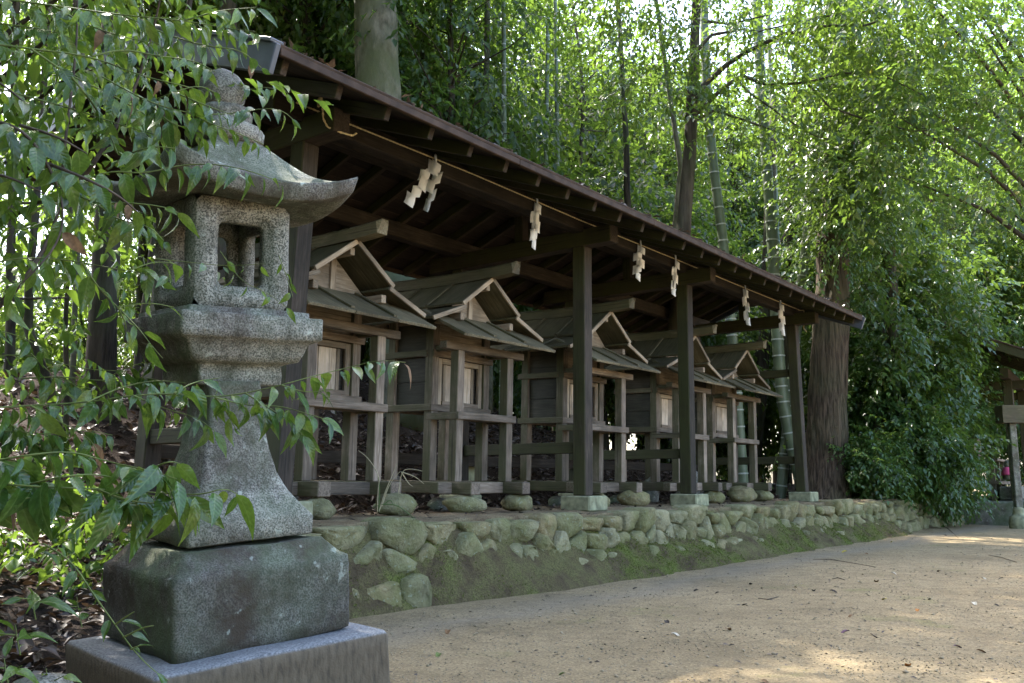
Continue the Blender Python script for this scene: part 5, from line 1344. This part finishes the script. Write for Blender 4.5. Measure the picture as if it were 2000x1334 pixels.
for (u, v, Y, sx, n, lab) in [(230, 850, 4.6, .28, 50, 'low leafy undergrowth left of the lantern shaft, on the slope'), (120, 760, 5.2, .45, 80, 'thin undergrowth on the slope in front of the dark tree')]:
    c = at(u, v, Y); g = hz_w(c.x, c.y); Cc = [(c.x + RNG.normal(0, sx), c.y + RNG.normal(0, sx), max(g + .06, g + abs(RNG.normal(.12, .16)))) for _ in range(26)]
    foliage('undergrowth', Cc, (.07, .07, .05), n, RNG, 8, .22, .085, .04, M_LEAF_MID, lab, 'shrub', None, MIDT, .2)
# ------------------------------------------------------------------ leaf litter, moss, gravel
def flat_leaves(name, pts, rng, lo, hi, tilt, mat, ratio=.45, lift=.012):
    P = np.array(pts); n = len(P); P[:, 2] += rng.uniform(0, lift, n)
    th = rng.uniform(0, 2 * np.pi, n); D = np.stack([np.cos(th), np.sin(th), rng.normal(0, tilt, n)], 1); U = np.stack([rng.normal(0, tilt, n), rng.normal(0, tilt, n), np.ones(n)], 1)
    L = rng.uniform(lo, hi, n)
    return link(name, leaves_mesh(name, P, D, U, L, L * ratio * rng.uniform(.8, 1.2, n), rng.uniform(0, 1, n)), mat)
rng = np.random.default_rng(3); pts = []
while len(pts) < 15000:
    t, d = rng.uniform(-7, 9), rng.uniform(1.2, 6.5)
    if rng.random() > 1.2 - (d - 1.2) / 7: continue
    pts.append(tuple(W(t, d, hz(t, d))))
tag(flat_leaves('leaf_litter', pts, rng, .06, .12, .45, M_LITTER, lift=.03), kind='stuff')
pts = []
while len(pts) < 9000:
    t, d = rng.uniform(-8.5, -3.6), rng.uniform(-2.2, 1.6)
    p = W(t, d)
    if t > -4.1 and d < -.5: continue
    pts.append((p.x, p.y, hz(t, d)))
tag(flat_leaves('leaf_litter', pts, rng, .05, .10, .45, M_LITTER, lift=.03), kind='stuff')
pts = []
while len(pts) < 900:
    t, d = rng.uniform(-3.6, 9), rng.uniform(-.35, 1.6)
    if rng.random() > .25 + .6 * max(0, d) / 1.6: continue
    pts.append(tuple(W(t, d, hz(t, d))))
tag(flat_leaves('terrace_litter', pts, rng, .03, .08, .35, M_LITTER), kind='stuff')
pts = []
for k in range(800):
    t = rng.uniform(-4, 5.9); d = -.72 + 1.3 * rng.uniform(0, 1) ** 1.8; z = 2.545 + SL * d + .15
    pts.append(tuple(W(t, d, PED + z)))
tag(flat_leaves('roof_litter', pts, rng, .04, .09, .4, M_LITTER, lift=.02), kind='stuff')
pts = []
while len(pts) < 700:
    Y = 2.8 + 12 * rng.uniform(0, 1) ** 1.5; X = rng.uniform(-.2, .62) * Y
    if TD((X, Y))[1] > -.9 or (abs(X + .87) < .5 and abs(Y - 2.93) < .5): continue
    pts.append((X, Y, path_z(X, Y) + .003))
tag(flat_leaves('path_litter', pts, rng, .012, .034, .25, M_LITTER, lift=.002), kind='stuff')
# moss cushions on the earth bank
pts = []
while len(pts) < 16000:
    t = rng.uniform(-3.7, 8); d = rng.uniform(-1.0, -.46)
    if fbm((t * .8, d * 1.5, 8), 1.5, 4) < .02 + rng.uniform(-.38, .22): continue
    z = hz(t, d)
    if z < .0: continue
    pts.append(tuple(W(t, d, z - .004)))
P = np.array(pts); n = len(P); D = rng.normal(0, .5, (n, 3)); D[:, 2] = rng.uniform(.5, 1, n); D[:, 0] += .4; D[:, 1] -= .3
L = rng.uniform(.008, .019, n)
M_MOSS = leaf_mat('moss', [(0, (.04, .046, .012)), (.5, (.095, .105, .028)), (1, (.17, .175, .05))], .25, .8, .1)
tag(link('moss', leaves_mesh('moss', P, D, rng.normal(0, 1, (n, 3)), L, L * .45, rng.uniform(0, 1, n)), M_MOSS), kind='stuff')
# grit on the path
n = 26000; X = rng.uniform(0, 1, n); Yv = 2.6 + 9 * rng.uniform(0, 1, n) ** 1.6; Xv = (rng.uniform(-.42, .62, n)) * Yv
keep = np.array([TD((x, y))[1] < -.85 and not (abs(x + .87) < .5 and abs(y - 2.93) < .5) for x, y in zip(Xv, Yv)]); Xv, Yv = Xv[keep], Yv[keep]; n = len(Xv)
o8 = np.array([(1, 0, 0), (-1, 0, 0), (0, 1, 0), (0, -1, 0), (0, 0, .7), (0, 0, -.7)]); f8 = np.array([(0, 2, 4), (2, 1, 4), (1, 3, 4), (3, 0, 4), (2, 0, 5), (1, 2, 5), (3, 1, 5), (0, 3, 5)])
sz = rng.uniform(.0015, .0052, n) * np.where(rng.random(n) < .03, 2.2, 1); Pz = np.array([path_z(x, y) for x, y in zip(Xv, Yv)]) + sz * .25
th = rng.uniform(0, 6.28, n); base = o8[None] * (sz[:, None, None] * rng.uniform(.7, 1.4, (n, 6, 1)))
c_, s_ = np.cos(th)[:, None], np.sin(th)[:, None]
Vg = np.stack([base[..., 0] * c_ - base[..., 1] * s_, base[..., 0] * s_ + base[..., 1] * c_, base[..., 2]], -1) + np.stack([Xv, Yv, Pz], 1)[:, None]
Fg = (f8[None] + (np.arange(n) * 6)[:, None, None]).reshape(-1, 3)
tag(link('gravel', fast_mesh('gravel', Vg.reshape(-1, 3), Fg, 3), plain('grit', (.27, .22, .145), .9, 3, .4, 0)), kind='stuff')

# fallen leaves one by one
fl = {}
for nm, col in dict(brown=(.16, .085, .035), orange=(.38, .15, .03), pale=(.50, .44, .33), dark=(.035, .025, .02), green=(.10, .13, .03), yellow=(.42, .33, .06), purple=(.12, .06, .09)).items():
    V, Fq = leaf_strip(1.0, .48, 5, .5, .55, 2); V[:, 2] += .12
    me = mesh('fallen_leaf', V, Fq, True); me.materials.append(plain(nm + '_dead_leaf', col, .7, 5, .35, .2)); fl[nm] = me
LEAVES = [(935, 1243, 'pale'), (876, 1238, 'brown'), (858, 1280, 'green'), (1105, 1317, 'green'), (1300, 1216, 'dark'), (1418, 1233, 'brown'), (1668, 1204, 'brown'), (1792, 1191, 'orange'), (1660, 1234, 'purple'), (1740, 1124, 'pale'),
          (1675, 1140, 'pale'), (1598, 1210, 'pale'), (1776, 1305, 'orange'), (1906, 1272, 'brown'), (1485, 1331, 'brown'), (1365, 1153, 'dark'), (1405, 1158, 'dark'), (1732, 1173, 'yellow'), (1915, 1132, 'pale'), (1940, 1181, 'dark'),
          (1862, 1262, 'purple'), (1838, 1119, 'dark'), (1744, 1059, 'yellow'), (1656, 1080, 'yellow'), (1844, 1047, 'dark'), (1310, 1243, 'pale'), (1900, 1178, 'pale'), (1470, 1142, 'dark'), (1960, 1133, 'dark'), (1548, 1148, 'pale'), (1245, 1150, 'dark'), (1590, 1157, 'dark'), (1620, 1158, 'dark'), (1712, 1140, 'brown'), (1820, 1172, 'pale'), (1690, 1082, 'brown'), (1460, 1182, 'dark'), (1640, 1120, 'pale')]
seen = {}
for i, (u, v, cn) in enumerate(LEAVES):
    x = (u - CX) / F_PX; Y = .72 / ((v - 946) / 1800); p = at(u, v, Y); p = at(u, v, Y * (.72 / max(.05, .72 - p.z)))
    me = fl[cn]; o = link('fallen_leaf', me); o.location = (p.x, p.y, path_z(p.x, p.y) + .003); s = random.uniform(.045, .075) * (1 if v > 1100 else 1.3)
    o.rotation_euler = (random.uniform(-.15, .15), random.uniform(-.15, .15), random.uniform(0, 6.28)); o.scale = (s, s, s)
    word = dict(brown='curled brown leaf', orange='bright orange leaf', pale='pale dry leaf', dark='small dark leaf', green='green leaf', yellow='yellow leaf', purple='purplish leaf')[cn]
    tag(o, 'fallen %s lying on the sandy path' % word, 'leaf', 'fallen %ss on the path' % word[:-4].strip() if False else 'fallen leaves on the path, ' + cn)
for i, (pts, lab) in enumerate([([(1588, 1092), (1620, 1092), (1660, 1098), (1710, 1106)], 'long thin bare root twig on the path below the wall'), ([(1625, 1128), (1636, 1126), (1650, 1130)], 'short dark twig on the path behind the yellow leaf'), ([(1480, 1161), (1500, 1163), (1520, 1159)], 'thin twig near the moss patch on the path'), ([(1700, 1225), (1712, 1233)], 'short slanting twig beside the purplish leaf'),
                               ([(1930, 1080), (1955, 1084), (1985, 1094)], 'twig on the far path at the right edge'), ([(1805, 1010), (1850, 1030), (1872, 1050)], 'root running down from the wall end onto the path')]):
    P = []
    for (u, v) in pts:
        Y = .72 / ((v - 946) / 1800); q = at(u, v, Y); P.append(Vector((q.x, q.y, path_z(q.x, q.y) + .004)))
    tag(link('twig', mesh('twig', *tube(P, [.002, .0035] + [.0022] * (len(P) - 2), 6), True), M_TWIG), lab, 'twig')
rock('stone', at(80, 1330, 2.0) + Vector((0, 0, -.03)), (.14, .12, .10), 91, M_GRAN2, .4, .14, 'grey stone half covered by leaves in the bottom left corner', 'stone')
p = at(655, 772, 5.75)
dl = link('dead_leaf', dead_me); tag(dl, 'curled brown dead leaf caught on the porch beam of the nearest shrine', 'leaf')
pb = W(-2.62, .44, PED + .70); dl.location = pb; dl.scale = (.10, .10, .10); dl.rotation_euler = (.4, 1.3, .3)
# dry grass tuft by the nearest shrine
p = at(737, 1000, 6.05); gz_ = hz_w(p.x, p.y)
gt = empty('grass_tuft', (p.x, p.y, gz_), 0, label='tuft of tall thin half dry grass at the terrace edge below the nearest shrine', cat='grass')
M_STRAW = plain('dry_grass', (.36, .31, .19), .8, 30, .2, 0); M_GRASS = plain('green_grass', (.09, .14, .04), .6, 30, .2, 0)
for (pts, m) in [([(737, 1000), (738, 960), (742, 930), (720, 895), (700, 880)], M_STRAW), ([(740, 1000), (752, 960), (770, 920), (775, 905)], M_STRAW), ([(745, 990), (760, 945), (782, 920)], M_STRAW), ([(778, 965), (784, 920), (800, 915), (825, 920)], M_STRAW), ([(784, 922), (810, 930), (828, 945)], M_STRAW), ([(784, 922), (798, 945), (806, 950)], M_STRAW),
                 ([(740, 1000), (742, 950), (738, 930)], M_GRASS), ([(745, 985), (775, 985), (800, 1005), (812, 1015)], M_GRASS), ([(742, 990), (735, 985), (728, 990)], M_GRASS), ([(750, 985), (762, 975), (768, 985)], M_GRASS)]:
    P = [at(u, v, 6.05) - Vector((p.x, p.y, gz_)) for u, v in pts]; Q = P
    for _ in range(2):
        T = [Q[0]]
        for a, b in zip(Q, Q[1:]): T += [a.lerp(b, .25), a.lerp(b, .75)]
        Q = T + [Q[-1]]
    link('blade', mesh('blade', *tube(Q, [.0035 * (1 - .8 * i / (len(Q) - 1)) + .0008 for i in range(len(Q))], 4), True), m, gt)
p = at(1505, 945, 12.2); sg_ = hz_w(p.x, p.y)
bough('seedling', 'seedling with round pale leaves at the right end of the last shrine base', [[(1498, 965, 12.3), (1505, 930, 12.3), (1520, 880, 12.3), (1540, 855, 12.3)]], .12, .11, 71, 12.3, wmm=7, hang=.6, cat='seedling')

# look-alikes that still share a label are told apart by their order from the left of the photo
ORD = 'first second third fourth fifth sixth seventh eighth ninth tenth eleventh twelfth thirteenth fourteenth fifteenth sixteenth seventeenth eighteenth nineteenth twentieth'.split()
def ordinal(i): return ORD[i] if i < 20 else ('twenty ' + ORD[i - 20] if i < 29 else 'thirty ' + ORD[i - 30] if i >= 30 else 'thirtieth')
by = {}
for o in COL.objects:
    if o.parent is None and o.get('label'): by.setdefault(o['label'], []).append(o)
for lab, os_ in by.items():
    if len(os_) < 2: continue
    os_.sort(key=lambda o: math.atan2(o.location.x, o.location.y))
    for i, o in enumerate(os_): o['label'] = '%s, %s from the left' % (lab, ordinal(i))
